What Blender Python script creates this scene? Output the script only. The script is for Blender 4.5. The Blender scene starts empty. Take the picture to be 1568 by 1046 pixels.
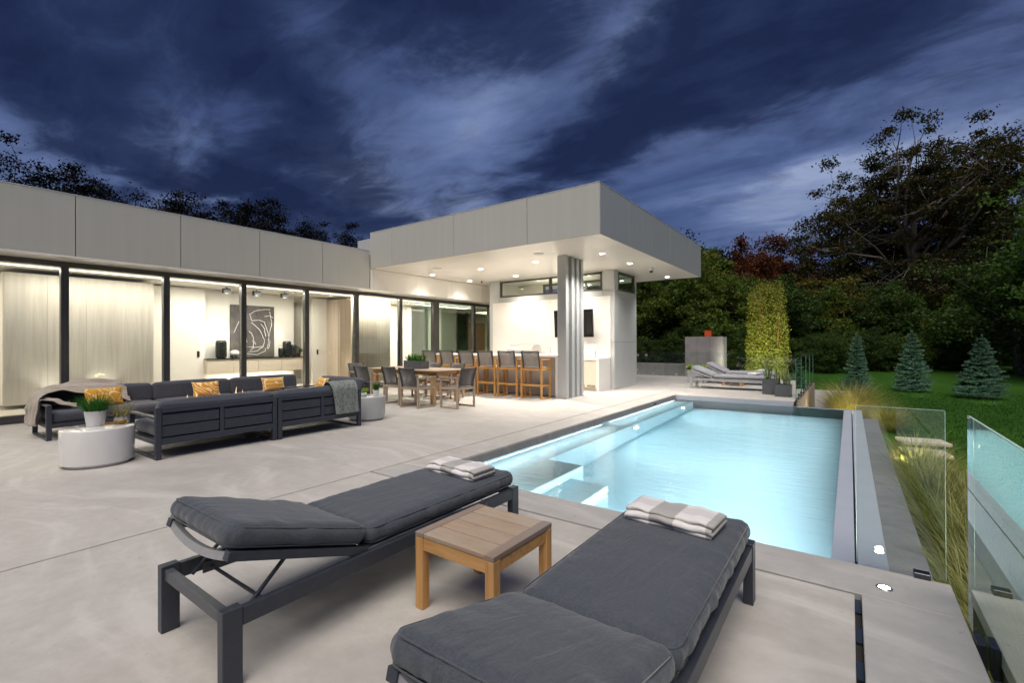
import bpy, bmesh, math, random
import numpy as np
from mathutils import Vector, Matrix, Euler

SC = bpy.context.scene
COL = SC.collection
R = math.radians
random.seed(7)

# ------------------------------------------------------------------ camera
cam_d = bpy.data.cameras.new('camera')
cam = bpy.data.objects.new('camera', cam_d)
COL.objects.link(cam)
cam_d.sensor_width = 36.0
cam_d.lens = 713.0 / 1568.0 * 36.0
cam_d.clip_start = 0.05
cam_d.clip_end = 3000
cam.matrix_world = Matrix(((0.80956, 0.004938, 0.587014, 0.0),
                           (0.587023, -0.000568, -0.80957, 0.0),
                           (-0.003664, 0.999988, -0.003358, 1.3),
                           (0, 0, 0, 1)))
SC.camera = cam
SC.view_settings.view_transform = 'Standard'
SC.view_settings.look = 'None'
SC.view_settings.exposure = 1.0
SC.view_settings.gamma = 1.0
SC.view_settings.use_curve_mapping = False
SC.render.engine = 'CYCLES'
SC.cycles.use_denoising = True
SC.cycles.max_bounces = 10
SC.cycles.diffuse_bounces = 6
SC.cycles.glossy_bounces = 5
SC.cycles.transmission_bounces = 8
SC.cycles.transparent_max_bounces = 24
SC.cycles.caustics_reflective = False
SC.cycles.caustics_refractive = False
SC.cycles.sample_clamp_indirect = 6.0


# ------------------------------------------------------------------ node helper
class NT:
    """Tiny builder for node trees: every method returns an output socket."""
    def __init__(self, tree):
        self.t = tree
        self.n = tree.nodes
        self.l = tree.links

    def add(self, kind, **kw):
        nd = self.n.new(kind)
        for k, v in kw.items():
            setattr(nd, k, v)
        return nd

    def put(self, sock, v):
        if isinstance(v, bpy.types.NodeSocket):
            self.l.new(v, sock)
        elif v is not None:
            if isinstance(v, (tuple, list)) and len(v) == 3 and sock.type == 'RGBA':
                v = (*v, 1)
            sock.default_value = v

    def math(self, op, a, b=None, c=None, clamp=False):
        nd = self.add('ShaderNodeMath', operation=op, use_clamp=clamp)
        self.put(nd.inputs[0], a)
        if b is not None:
            self.put(nd.inputs[1], b)
        if c is not None:
            self.put(nd.inputs[2], c)
        return nd.outputs[0]

    def mix(self, f, a, b, blend='MIX'):
        nd = self.add('ShaderNodeMix', data_type='RGBA', blend_type=blend)
        self.put(nd.inputs[0], f)
        self.put(nd.inputs[6], a)
        self.put(nd.inputs[7], b)
        return nd.outputs[2]

    def noise(self, vec=None, scale=5, detail=4, rough=0.55, dist=0.0):
        nd = self.add('ShaderNodeTexNoise')
        if vec is not None:
            self.put(nd.inputs['Vector'], vec)
        nd.inputs['Scale'].default_value = scale
        nd.inputs['Detail'].default_value = detail
        nd.inputs['Roughness'].default_value = rough
        nd.inputs['Distortion'].default_value = dist
        return nd.outputs[0]

    def mapping(self, vec, scale=(1, 1, 1), rot=(0, 0, 0), loc=(0, 0, 0)):
        nd = self.add('ShaderNodeMapping')
        self.put(nd.inputs['Vector'], vec)
        nd.inputs['Scale'].default_value = scale
        nd.inputs['Rotation'].default_value = rot
        nd.inputs['Location'].default_value = loc
        return nd.outputs[0]

    def ramp(self, f, stops):
        nd = self.add('ShaderNodeValToRGB')
        self.put(nd.inputs[0], f)
        els = nd.color_ramp.elements
        while len(els) < len(stops):
            els.new(0.5)
        for e, (p, c) in zip(els, stops):
            e.position = p
            e.color = (*c, 1) if len(c) == 3 else c
        return nd.outputs[0]

    def rng(self, f, a, b, c=0.0, d=1.0):
        nd = self.add('ShaderNodeMapRange')
        self.put(nd.inputs[0], f)
        for i, v in enumerate((a, b, c, d)):
            nd.inputs[i + 1].default_value = v
        return nd.outputs[0]

    def obj_co(self):
        return self.add('ShaderNodeTexCoord').outputs['Object']

    def gen_co(self):
        return self.add('ShaderNodeTexCoord').outputs['Generated']

    def world_co(self):
        return self.add('ShaderNodeNewGeometry').outputs['Position']

    def bump(self, h, strength=0.3, dist=0.01):
        nd = self.add('ShaderNodeBump')
        nd.inputs['Strength'].default_value = strength
        nd.inputs['Distance'].default_value = dist
        self.put(nd.inputs['Height'], h)
        return nd.outputs[0]


# ------------------------------------------------------------------ world: dusk sky with dark clouds
world = bpy.data.worlds.new('World')
SC.world = world
world.use_nodes = True
w = NT(world.node_tree)
w.n.clear()
geo = w.add('ShaderNodeTexCoord').outputs['Generated']
sep = w.add('ShaderNodeSeparateXYZ')
w.put(sep.inputs[0], geo)
dx, dy, dz = sep.outputs
# azimuth in degrees measured from the camera heading (positive right), elevation in degrees
az = w.math('MULTIPLY', w.math('ARCTAN2', dx, dy), 57.2958)
az = w.math('ADD', az, 35.9)
el = w.math('MULTIPLY', w.math('ARCSINE', dz), 57.2958)
# cloud layer coordinates (flat sheet overhead) for the drifting streaks
zz = w.math('MAXIMUM', w.math('ADD', dz, 0.12), 0.05)
comb = w.add('ShaderNodeCombineXYZ')
w.put(comb.inputs[0], w.math('DIVIDE', dx, zz))
w.put(comb.inputs[1], w.math('DIVIDE', dy, zz))
sheet = comb.outputs[0]
streak = w.noise(w.mapping(sheet, (0.55, 1.7, 1), (0, 0, R(62))), 1.15, 8, 0.55, 0.6)
billow = w.noise(sheet, 1.6, 9, 0.56, 0.4)
fine = w.noise(w.mapping(sheet, (0.7, 1.5, 1), (0, 0, R(40))), 4.5, 8, 0.62, 0.5)
wx = w.math('MULTIPLY', w.math('SUBTRACT', billow, 0.5), 18.0)
wy = w.math('MULTIPLY', w.math('SUBTRACT', w.noise(sheet, 2.3, 8, 0.6, 0.3), 0.5), 13.0)
azw = w.math('ADD', az, wx)
elw = w.math('ADD', el, wy)


def blob(a0, e0, sa, se, rot):
    """soft cloud bank at azimuth a0, elevation e0, tilted by rot degrees"""
    c, s = math.cos(R(rot)), math.sin(R(rot))
    u = w.math('SUBTRACT', azw, a0)
    v = w.math('SUBTRACT', elw, e0)
    p = w.math('ADD', w.math('MULTIPLY', u, c / sa), w.math('MULTIPLY', v, s / sa))
    q = w.math('ADD', w.math('MULTIPLY', u, -s / se), w.math('MULTIPLY', v, c / se))
    r2 = w.math('ADD', w.math('MULTIPLY', p, p), w.math('MULTIPLY', q, q))
    return w.math('EXPONENT', w.math('MULTIPLY', r2, -1.0))


dark = None
for b in ((-28, 26, 20, 7.5, -38), (-8, 35, 16, 6, -12), (10, 22, 17, 3.6, 20), (36, 29, 15, 6.5, 8),
          (-46, 24, 10, 5, -30), (-30, 15, 12, 3.0, -6), (20, 33, 10, 4, 30), (3, 42, 20, 6, 0),
          (60, 20, 14, 6, 10), (-75, 30, 18, 8, -25)):
    v = blob(*b)
    dark = v if dark is None else w.math('ADD', dark, v)
lite = None
for b in ((-36, 18.5, 5, 3, -30), (-19, 19, 8, 3.2, -25), (-4, 25, 9, 6, 55), (-44, 16, 10, 5, -10),
          (15, 32, 9, 6, 40), (46, 18, 12, 5, 8), (28, 14, 10, 4, 20), (-6, 14, 14, 4, -10), (42, 13, 14, 4, 0)):
    v = blob(*b)
    lite = v if lite is None else w.math('ADD', lite, v)
# thin veil between the banks: slate blue with paler gaps
veil = w.math('ADD', w.math('MULTIPLY', w.math('SUBTRACT', streak, 0.5), 1.3), w.math('MULTIPLY', lite, 0.42))
veil = w.math('ADD', veil, w.math('MULTIPLY', w.math('SUBTRACT', fine, 0.5), 0.35))
pale = w.ramp(w.math('ADD', veil, 0.28), [(0.0, (0.019, 0.031, 0.082)), (0.35, (0.036, 0.056, 0.128)), (0.7, (0.072, 0.101, 0.195)), (1.0, (0.145, 0.180, 0.275))])
# heavy banks with ragged edges
rag = w.math('ADD', w.math('MULTIPLY', w.math('SUBTRACT', fine, 0.5), 1.45), w.math('MULTIPLY', w.math('SUBTRACT', billow, 0.5), 1.1))
bank = w.math('ADD', w.math('MULTIPLY', dark, 1.15), rag)
body = w.rng(bank, 0.10, 0.85)
core = w.rng(bank, 0.45, 1.25)
cloud = w.mix(w.math('MULTIPLY', body, 0.88), pale, (0.0120, 0.0195, 0.0520))
cloud = w.mix(w.math('MULTIPLY', core, 0.80), cloud, (0.0040, 0.0075, 0.0270))
# towards the horizon everything settles to an even slate blue
hz = w.rng(el, 1.0, 15.0, 1.0, 0.0)
cloud = w.mix(w.math('MULTIPLY', hz, 0.5), cloud, (0.030, 0.043, 0.088))
sky = w.add('ShaderNodeTexSky')
sky.sky_type = 'NISHITA'
sky.sun_disc = False
sky.sun_elevation = R(1.0)
sky.sun_rotation = R(200)
col = w.mix(1.0, cloud, w.mix(1.0, sky.outputs[0], (0.0008, 0.0009, 0.0012), 'MULTIPLY'), 'ADD')
bg = w.add('ShaderNodeBackground')
w.put(bg.inputs[0], col)
bg.inputs[1].default_value = 1.0
out = w.add('ShaderNodeOutputWorld')
w.l.new(bg.outputs[0], out.inputs[0])

# last soft warm daylight from behind the camera
sun_d = bpy.data.lights.new('sun', 'SUN')
sun_d.energy = 1.72
sun_d.angle = R(50)
sun_d.color = (1.0, 0.925, 0.83)
sun = bpy.data.objects.new('sun', sun_d)
COL.objects.link(sun)
sun.location = (2, -6, 12)
sun.rotation_euler = Vector((0.22, -0.45, 0.95)).to_track_quat('Z', 'Y').to_euler()


# ------------------------------------------------------------------ object helpers
def tag(o, label=None, cat=None, group=None, kind=None):
    if label:
        o['label'] = label
    if cat:
        o['category'] = cat
    if group:
        o['group'] = group
    if kind:
        o['kind'] = kind
    return o


def thing(name, label, cat, loc=(0, 0, 0), rz=0.0, group=None):
    o = bpy.data.objects.new(name, None)
    COL.objects.link(o)
    o.empty_display_size = 0.1
    o.location = loc
    o.rotation_euler = (0, 0, rz)
    return tag(o, label, cat, group)


def mesh_obj(name, me, parent=None, loc=None, rot=None):
    o = bpy.data.objects.new(name, me)
    COL.objects.link(o)
    if parent is not None:
        o.parent = parent
    if loc is not None:
        o.location = loc
    if rot is not None:
        o.rotation_euler = rot
    return o


def fin(bm, name, m, smooth=False, angle=None):
    me = bpy.data.meshes.new(name)
    bmesh.ops.recalc_face_normals(bm, faces=bm.faces[:])
    bm.to_mesh(me)
    bm.free()
    if smooth:
        me.polygons.foreach_set('use_smooth', [True] * len(me.polygons))
        if angle:
            try:
                me.set_sharp_from_angle(angle=R(angle))
            except Exception:
                pass
    me.materials.append(m)
    return me


def obj(name, bm, m, parent=None, smooth=False, angle=None, loc=None, rot=None):
    return mesh_obj(name, fin(bm, name, m, smooth, angle), parent, loc, rot)


def copy_tree(o, parent=None):
    c = o.copy()
    COL.objects.link(c)
    c.parent = parent
    for ch in list(o.children):
        copy_tree(ch, c)
    return c


def NB():
    return bmesh.new()


def box(bm, x0, x1, y0, y1, z0, z1, bev=0.0, seg=1):
    r = bmesh.ops.create_cube(bm, size=1.0)
    vs = r['verts']
    for v in vs:
        v.co = Vector((x0 + (v.co.x + .5) * (x1 - x0), y0 + (v.co.y + .5) * (y1 - y0), z0 + (v.co.z + .5) * (z1 - z0)))
    if bev > 0:
        es = list({e for v in vs for e in v.link_edges})
        bmesh.ops.bevel(bm, geom=es, offset=bev, segments=seg, affect='EDGES', profile=0.5)
    return bm


def B(x0, x1, y0, y1, z0, z1, bev=0.0, seg=1):
    return box(NB(), x0, x1, y0, y1, z0, z1, bev, seg)


def bar(bm, p, q, wd, ht, up=(0, 0, 1), bev=0.0):
    """rectangular bar from p to q"""
    p, q = Vector(p), Vector(q)
    d = (q - p)
    L = d.length
    d.normalize()
    up = Vector(up)
    s = d.cross(up)
    if s.length < 1e-5:
        s = d.cross(Vector((0, 1, 0)))
    s.normalize()
    u = s.cross(d)
    r = bmesh.ops.create_cube(bm, size=1.0)
    vs = r['verts']
    for v in vs:
        a, b_, c = v.co
        v.co = p + d * ((a + .5) * L) + s * (b_ * wd) + u * (c * ht)
    if bev > 0:
        es = list({e for v in vs for e in v.link_edges})
        bmesh.ops.bevel(bm, geom=es, offset=bev, segments=1, affect='EDGES')
    return bm


def cyl(bm, x, y, z0, z1, r0, r1=None, n=24, caps=True):
    r1 = r0 if r1 is None else r1
    m = Matrix.Translation((x, y, (z0 + z1) / 2))
    bmesh.ops.create_cone(bm, cap_ends=caps, segments=n, radius1=r0, radius2=r1, depth=z1 - z0, matrix=m)
    return bm


def lathe(prof, n=32, x=0, y=0, cap=True):
    bm = NB()
    rings = []
    for r, z in prof:
        rings.append([bm.verts.new((x + r * math.cos(2 * math.pi * i / n), y + r * math.sin(2 * math.pi * i / n), z)) for i in range(n)])
    for a, b_ in zip(rings, rings[1:]):
        for i in range(n):
            bm.faces.new((a[i], a[(i + 1) % n], b_[(i + 1) % n], b_[i]))
    if cap:
        bm.faces.new(rings[0][::-1])
        bm.faces.new(rings[-1])
    return bm


def tube(bm, pts, rad, n=8):
    pts = [Vector(p) for p in pts]
    rings = []
    for i, p in enumerate(pts):
        d = (pts[min(i + 1, len(pts) - 1)] - pts[max(i - 1, 0)]).normalized()
        a = d.cross(Vector((0, 0, 1)))
        if a.length < 1e-3:
            a = d.cross(Vector((1, 0, 0)))
        a.normalize()
        b_ = d.cross(a)
        r = rad[i] if isinstance(rad, (list, tuple)) else rad
        rings.append([bm.verts.new(p + a * r * math.cos(2 * math.pi * k / n) + b_ * r * math.sin(2 * math.pi * k / n)) for k in range(n)])
    for a, b_ in zip(rings, rings[1:]):
        for k in range(n):
            bm.faces.new((a[k], a[(k + 1) % n], b_[(k + 1) % n], b_[k]))
    bm.faces.new(rings[0][::-1])
    bm.faces.new(rings[-1])
    return bm


def pydata(name, V, F, m, smooth=False):
    """V (n,3) array, F (k,3|4) array -> mesh, quick"""
    me = bpy.data.meshes.new(name)
    V = np.asarray(V, dtype=np.float32)
    F = np.asarray(F, dtype=np.int32)
    k = F.shape[1]
    me.vertices.add(len(V))
    me.vertices.foreach_set('co', V.ravel())
    me.loops.add(F.size)
    me.loops.foreach_set('vertex_index', F.ravel())
    me.polygons.add(len(F))
    me.polygons.foreach_set('loop_start', np.arange(len(F), dtype=np.int32) * k)
    try:
        me.polygons.foreach_set('loop_total', np.full(len(F), k, dtype=np.int32))
    except Exception:
        pass
    if smooth:
        me.polygons.foreach_set('use_smooth', np.ones(len(F), dtype=bool))
    me.update(calc_edges=True)
    me.validate()
    for mm in (m if isinstance(m, (list, tuple)) else [m]):
        me.materials.append(mm)
    return me


def vnoise(P, seed=0, scale=1.0):
    """cheap smooth pseudo noise from sums of sines; P (n,k)"""
    rs = np.random.RandomState(seed)
    s = np.zeros(len(P))
    a = 1.0
    fr = scale
    for o in range(4):
        for _ in range(3):
            d = rs.normal(size=P.shape[1])
            d /= np.linalg.norm(d)
            s += a * np.sin(P @ d * fr * 2.2 + rs.uniform(0, 6.28))
        a *= 0.55
        fr *= 1.9
    return s / 4.0


def cushion(name, L, W, T, m, nx=40, ny=60, rad=0.035, puff=0.012, wr=0.004, seed=0, crease=0.0):
    """soft box W (x) by L (y) by T (z), centre at origin bottom z=0; puffed top and sides, wrinkles along the borders"""
    u = np.linspace(-1, 1, nx + 1)
    v = np.linspace(-1, 1, ny + 1)
    nz = 8
    faces, verts, idx = [], [], {}

    def vid(p):
        k = (round(p[0], 5), round(p[1], 5), round(p[2], 5))
        if k not in idx:
            idx[k] = len(verts)
            verts.append(k)
        return idx[k]
    t = np.linspace(-1, 1, nz + 1)
    for s in (-1, 1):
        for i in range(nx):
            for j in range(ny):
                q = [(u[i], v[j], s), (u[i + 1], v[j], s), (u[i + 1], v[j + 1], s), (u[i], v[j + 1], s)]
                faces.append([vid(p) for p in (q if s > 0 else q[::-1])])
        for i in range(nx):
            for j in range(nz):
                q = [(u[i], s, t[j]), (u[i + 1], s, t[j]), (u[i + 1], s, t[j + 1]), (u[i], s, t[j + 1])]
                faces.append([vid(p) for p in (q if s < 0 else q[::-1])])
        for i in range(ny):
            for j in range(nz):
                q = [(s, v[i], t[j]), (s, v[i + 1], t[j]), (s, v[i + 1], t[j + 1]), (s, v[i], t[j + 1])]
                faces.append([vid(p) for p in (q if s > 0 else q[::-1])])
    P = np.array(verts)
    U, V, Z = P[:, 0], P[:, 1], P[:, 2]
    h = np.array([W / 2, L / 2, T / 2])
    Q = P * h
    # rounded box
    r = min(rad, T * 0.48)
    inner = np.clip(Q, -(h - r), h - r)
    d = Q - inner
    n = np.linalg.norm(d, axis=1)
    on = n > 1e-9
    D = np.zeros_like(d)
    D[on] = d[on] / n[on][:, None]
    mx = np.max(np.abs(d), axis=1)
    Q = np.where(on[:, None], inner + D * r, Q)
    fu, fv = 1 - np.abs(U) ** 3, 1 - np.abs(V) ** 3
    Q[:, 2] += np.where(Z > 0, 1, -0.25) * np.abs(Z) * puff * fu * fv
    side = (1 - np.abs(Z) ** 2) * puff * 0.8
    Q[:, 0] += np.sign(U) * (np.abs(U) > .999) * side * fv
    Q[:, 1] += np.sign(V) * (np.abs(V) > .999) * side * fu
    # wrinkles running in from the seams
    if wr > 0:
        ex = np.exp(-((1 - np.abs(U)) * W / 2 / 0.09) ** 2)
        ey = np.exp(-((1 - np.abs(V)) * L / 2 / 0.11) ** 2)
        k1 = vnoise(np.stack([Q[:, 1] * 26, Q[:, 0] * 5 + Q[:, 1] * 2], 1), seed + 1, 0.8)
        k2 = vnoise(np.stack([Q[:, 0] * 26, Q[:, 1] * 5 - Q[:, 0] * 3], 1), seed + 2, 0.8)
        gl = vnoise(Q * np.array([9, 22, 4]), seed + 3, 0.45)
        top = np.abs(Z)
        Q[:, 2] += np.sign(Z) * top * wr * (k1 * ex * fu ** 0 + k2 * ey + 0.35 * gl)
        sd = (np.abs(U) > .999)
        Q[:, 0] += np.sign(U) * sd * (1 - Z ** 2) * wr * 1.3 * k1
        sd = (np.abs(V) > .999)
        Q[:, 1] += np.sign(V) * sd * (1 - Z ** 2) * wr * 1.3 * k2
    Q[:, 2] += T / 2
    return pydata(name, Q, faces, m, smooth=True)


def piping(bm, L, W, z, r=0.004, rad=0.035, inset=0.002):
    pts = []
    a, b_ = W / 2 - inset, L / 2 - inset
    for cx, cy, a0 in ((a - rad, b_ - rad, 0), (-a + rad, b_ - rad, 90), (-a + rad, -b_ + rad, 180), (a - rad, -b_ + rad, 270)):
        for k in range(5):
            t = R(a0 + k * 22.5)
            pts.append((cx + rad * math.cos(t), cy + rad * math.sin(t), z))
    pts.append(pts[0])
    tube(bm, pts, r, 6)
    return bm

# ------------------------------------------------------------------ materials
def mat(name, c=(.5, .5, .5), rough=.5, metal=0.0, c2=None, nscale=8, ndetail=5, bump=0.0, bscale=60, coat=0.0,
        stretch=(1, 1, 1), emit=None, estr=0.0, spec=0.5, rvar=0.0, sheen=0.0):
    m = bpy.data.materials.new(name)
    m.use_nodes = True
    t = NT(m.node_tree)
    p = t.n['Principled BSDF']
    p.inputs['Roughness'].default_value = rough
    p.inputs['Metallic'].default_value = metal
    p.inputs['Coat Weight'].default_value = coat
    p.inputs['Specular IOR Level'].default_value = spec
    if sheen:
        p.inputs['Sheen Weight'].default_value = sheen
    p.inputs['Base Color'].default_value = (*c, 1)
    co = t.obj_co()
    if c2 is not None:
        n = t.noise(t.mapping(co, stretch), nscale, ndetail, .6)
        f = t.rng(n, .35, .65)
        t.put(p.inputs['Base Color'], t.mix(f, (*c, 1), (*c2, 1)))
        if rvar:
            t.put(p.inputs['Roughness'], t.rng(n, .3, .7, rough - rvar, rough + rvar))
    if bump:
        h = t.noise(t.mapping(co, stretch), bscale, 4, .6)
        t.put(p.inputs['Normal'], t.bump(h, bump, .004))
    if emit:
        p.inputs['Emission Color'].default_value = (*emit, 1)
        p.inputs['Emission Strength'].default_value = estr
    return m


def fabric(name, c, c2, wscale=420, sheen=.25):
    m = mat(name, c, .92, c2=c2, nscale=3.5, ndetail=6, spec=.15, sheen=sheen)
    t = NT(m.node_tree)
    p = t.n['Principled BSDF']
    co = t.obj_co()
    a = t.noise(t.mapping(co, (1, .12, .12)), wscale, 2, .5)
    b_ = t.noise(t.mapping(co, (.12, 1, 1)), wscale, 2, .5)
    n = t.math('ADD', a, b_)
    lnk = p.inputs['Base Color'].links[0].from_socket
    t.put(p.inputs['Base Color'], t.mix(t.rng(n, .75, 1.25, 0, .55), lnk, tuple(min(1, x * 2.0 + .01) for x in c), 'MIX'))
    fold = t.noise(t.mapping(co, (7, 2.2, 4), (0, 0, .5)), 2.4, 4, .55, .8)
    h = t.math('ADD', t.math('MULTIPLY', n, .12), t.math('MULTIPLY', fold, 1.2))
    t.put(p.inputs['Normal'], t.bump(h, .45, .014))
    return m


def wood(name, c, c2, c3, scale=1.0, axis='X', rough=.55, grey=None):
    m = bpy.data.materials.new(name)
    m.use_nodes = True
    t = NT(m.node_tree)
    p = t.n['Principled BSDF']
    p.inputs['Roughness'].default_value = rough
    st = {'X': (1.2, 22, 22), 'Y': (22, 1.2, 22), 'Z': (22, 22, 1.2)}[axis]
    inf = t.add('ShaderNodeObjectInfo').outputs['Random']
    off = t.add('ShaderNodeVectorMath', operation='ADD')
    t.put(off.inputs[0], t.obj_co())
    t.put(off.inputs[1], t.mapping(t.add('ShaderNodeObjectInfo').outputs['Location'], (3.1, 3.1, 3.1)))
    co = off.outputs[0]
    n = t.noise(t.mapping(co, tuple(s * scale for s in st)), 1.6, 7, .62, .7)
    col_ = t.ramp(n, [(.28, c3), (.45, c), (.6, c2), (.78, c)])
    if grey is not None:
        g = t.noise(co, 4 * scale, 4, .6)
        col_ = t.mix(t.rng(g, .35, .6, .2, .95), col_, grey)
    col_ = t.mix(t.rng(inf, 0, 1, 0, .25), col_, tuple(x * .72 for x in c))
    t.put(p.inputs['Base Color'], col_)
    t.put(p.inputs['Normal'], t.bump(n, .25, .003))
    return m


def glassy(name, tint=(.95, .98, .97), ior=1.5, extra=1.0, haze=0.0):
    m = bpy.data.materials.new(name)
    m.use_nodes = True
    t = NT(m.node_tree)
    t.n.clear()
    tr = t.add('ShaderNodeBsdfTransparent')
    tr.inputs[0].default_value = (*tint, 1)
    gl = t.add('ShaderNodeBsdfGlossy')
    gl.inputs['Roughness'].default_value = 0.0
    gl.inputs[0].default_value = (.90, 1.0, .95, 1)
    fr = t.add('ShaderNodeFresnel')
    fr.inputs[0].default_value = ior
    f = t.math('MULTIPLY', fr.outputs[0], extra, clamp=True)
    mx = t.add('ShaderNodeMixShader')
    t.put(mx.inputs[0], f)
    t.l.new(tr.outputs[0], mx.inputs[1])
    t.l.new(gl.outputs[0], mx.inputs[2])
    o = t.add('ShaderNodeOutputMaterial')
    t.l.new(mx.outputs[0], o.inputs[0])
    return m


def mesh_cloth(name, c, see=.3):
    m = fabric(name, c, tuple(x * .8 for x in c), 300)
    t = NT(m.node_tree)
    p = t.n['Principled BSDF']
    o = [n for n in t.n if n.type == 'OUTPUT_MATERIAL'][0]
    tr = t.add('ShaderNodeBsdfTransparent')
    mx = t.add('ShaderNodeMixShader')
    mx.inputs[0].default_value = see
    t.l.new(p.outputs[0], mx.inputs[1])
    t.l.new(tr.outputs[0], mx.inputs[2])
    t.l.new(mx.outputs[0], o.inputs[0])
    return m


def leaf_mat(name, cols, rough=.55, sub=.35, clump=.35):
    """foliage: colour varies per leaf and by soft clumps, with light passing through"""
    m = bpy.data.materials.new(name)
    m.use_nodes = True
    t = NT(m.node_tree)
    t.n.clear()
    rnd = t.add('ShaderNodeNewGeometry').outputs['Random Per Island']
    nz = t.noise(t.world_co(), clump, 3, .6)
    f = t.math('ADD', t.math('MULTIPLY', rnd, .5), t.rng(nz, .3, .7, 0, .5))
    k = len(cols)
    c = t.ramp(f, [((i + .5) / k, cols[i]) for i in range(k)])
    d = t.add('ShaderNodeBsdfDiffuse')
    t.put(d.inputs[0], c)
    tl = t.add('ShaderNodeBsdfTranslucent')
    t.put(tl.inputs[0], c)
    mx = t.add('ShaderNodeMixShader')
    mx.inputs[0].default_value = sub
    t.l.new(d.outputs[0], mx.inputs[1])
    t.l.new(tl.outputs[0], mx.inputs[2])
    g = t.add('ShaderNodeBsdfGlossy')
    g.inputs['Roughness'].default_value = rough
    mx2 = t.add('ShaderNodeMixShader')
    mx2.inputs[0].default_value = .015
    t.l.new(mx.outputs[0], mx2.inputs[1])
    t.l.new(g.outputs[0], mx2.inputs[2])
    o = t.add('ShaderNodeOutputMaterial')
    t.l.new(mx2.outputs[0], o.inputs[0])
    return m


def emis(name, c, s):
    m = bpy.data.materials.new(name)
    m.use_nodes = True
    t = NT(m.node_tree)
    t.n.clear()
    e = t.add('ShaderNodeEmission')
    e.inputs[0].default_value = (*c, 1)
    e.inputs[1].default_value = s
    o = t.add('ShaderNodeOutputMaterial')
    t.l.new(e.outputs[0], o.inputs[0])
    return m


def concrete(name, ca, cb, cc, rough=.6, sweep=True):
    m = bpy.data.materials.new(name)
    m.use_nodes = True
    t = NT(m.node_tree)
    p = t.n['Principled BSDF']
    co = t.world_co()
    big = t.noise(co, .55, 5, .55, .4)
    mid = t.noise(co, 2.4, 6, .6, .3)
    # trowel sweeps: long arcs, warped by a broad noise
    wv = t.add('ShaderNodeVectorMath', operation='ADD')
    t.put(wv.inputs[0], co)
    wn = t.add('ShaderNodeTexNoise')
    wn.inputs['Scale'].default_value = .45
    wn.inputs['Detail'].default_value = 1
    t.put(wn.inputs['Vector'], co)
    sc_ = t.add('ShaderNodeVectorMath', operation='SCALE')
    t.put(sc_.inputs[0], wn.outputs[1])
    sc_.inputs['Scale'].default_value = 2.2
    t.put(wv.inputs[1], sc_.outputs[0])
    arc = t.noise(t.mapping(wv.outputs[0], (.55, 3.2, 1), (0, 0, R(-24))), 1.5, 6, .58, .2)
    arc2 = t.noise(t.mapping(wv.outputs[0], (.9, 6.5, 1), (0, 0, R(18))), 1.2, 5, .6, .2)
    f = t.math('ADD', t.math('MULTIPLY', big, .42), t.math('MULTIPLY', mid, .42))
    f = t.math('ADD', f, t.math('MULTIPLY', arc, .30))
    f = t.math('ADD', f, t.math('MULTIPLY', arc2, .20))
    c = t.ramp(t.rng(f, .45, .88), [(0.0, ca), (.5, cb), (1.0, cc)])
    mot = t.noise(co, 9, 6, .72)
    c = t.mix(t.rng(mot, .38, .62, .42, 0), c, ca)
    sp = t.noise(co, 70, 3, .75)
    c = t.mix(t.rng(sp, .62, .72, 0, .30), c, tuple(x * .6 for x in ca))
    pit = t.noise(co, 17, 2, .5)
    c = t.mix(t.rng(pit, .70, .76, 0, .35), c, tuple(x * .5 for x in ca))
    # the light brushed sweeps are paler
    c = t.mix(t.rng(arc, .54, .66, 0, .60), c, cc)
    c = t.mix(t.rng(arc2, .55, .68, 0, .20), c, ca)
    t.put(p.inputs['Base Color'], c)
    t.put(p.inputs['Roughness'], t.rng(arc, .3, .7, rough - .12, rough + .12))
    h = t.math('ADD', t.math('MULTIPLY', sp, .3), t.math('ADD', arc, t.math('MULTIPLY', t.noise(co, 260, 2, .6), .25)))
    t.put(p.inputs['Normal'], t.bump(h, .16, .004))
    return m


M = {}
M['terrace'] = concrete('terrace_concrete', (.352, .328, .295), (.445, .42, .382), (.53, .505, .468))
M['coping'] = concrete('terrace_concrete_dimmed', (.32, .306, .286), (.40, .385, .362), (.47, .453, .428))  # terrace concrete again, the weaker light there put into its tone
M['dark_stone'] = concrete('dark_stone', (.15, .15, .155), (.20, .20, .205), (.25, .25, .25), .5)
M['weir_stone'] = mat('weir_stone', (.40, .44, .50), .30, c2=(.44, .48, .54), nscale=2.5, bump=.05, bscale=60)
M['joint'] = mat('joint_filler', (.022, .020, .018), .9)
M['drain'] = mat('drain_metal', (.05, .07, .10), .35, .6)
M['panel'] = mat('grey_metal_panel', (.49, .485, .435), .42, 0.0, c2=(.51, .505, .455), nscale=1.2, stretch=(9, 9, .3), bump=.03, bscale=200)
M['panel_cool'] = mat('silver_and_shaded_panel', (.47, .48, .475), .36, .15, c2=(.50, .51, .505), nscale=2, stretch=(9, 9, .3), bump=.03, bscale=200)  # silver metal; on the fascia it carries the side's cooler light as colour
M['soffit'] = mat('white_gloss_soffit', (.84, .815, .77), .28, c2=(.86, .835, .79), nscale=2, spec=.45)
M['white_wall'] = mat('white_wall', (.74, .72, .66), .55, c2=(.76, .74, .69), nscale=2)
M['white_stone'] = mat('white_stone', (.76, .73, .69), .28, c2=(.70, .68, .645), nscale=1.3, ndetail=8)
M['frame'] = mat('dark_bronze_frame', (.070, .066, .062), .38, .2, c2=(.08, .076, .072), nscale=20)
M['char'] = mat('charcoal_powder_coat', (.036, .043, .060), .42, .15, c2=(.048, .053, .064), nscale=30, bump=.05, bscale=400)
M['char_light'] = mat('charcoal_coat_light', (.075, .08, .09), .40, .15, c2=(.085, .09, .10), nscale=30, bump=.05, bscale=400)
M['sling_dark'] = fabric('dark_sling', (.03, .03, .03), (.02, .02, .02))
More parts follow.
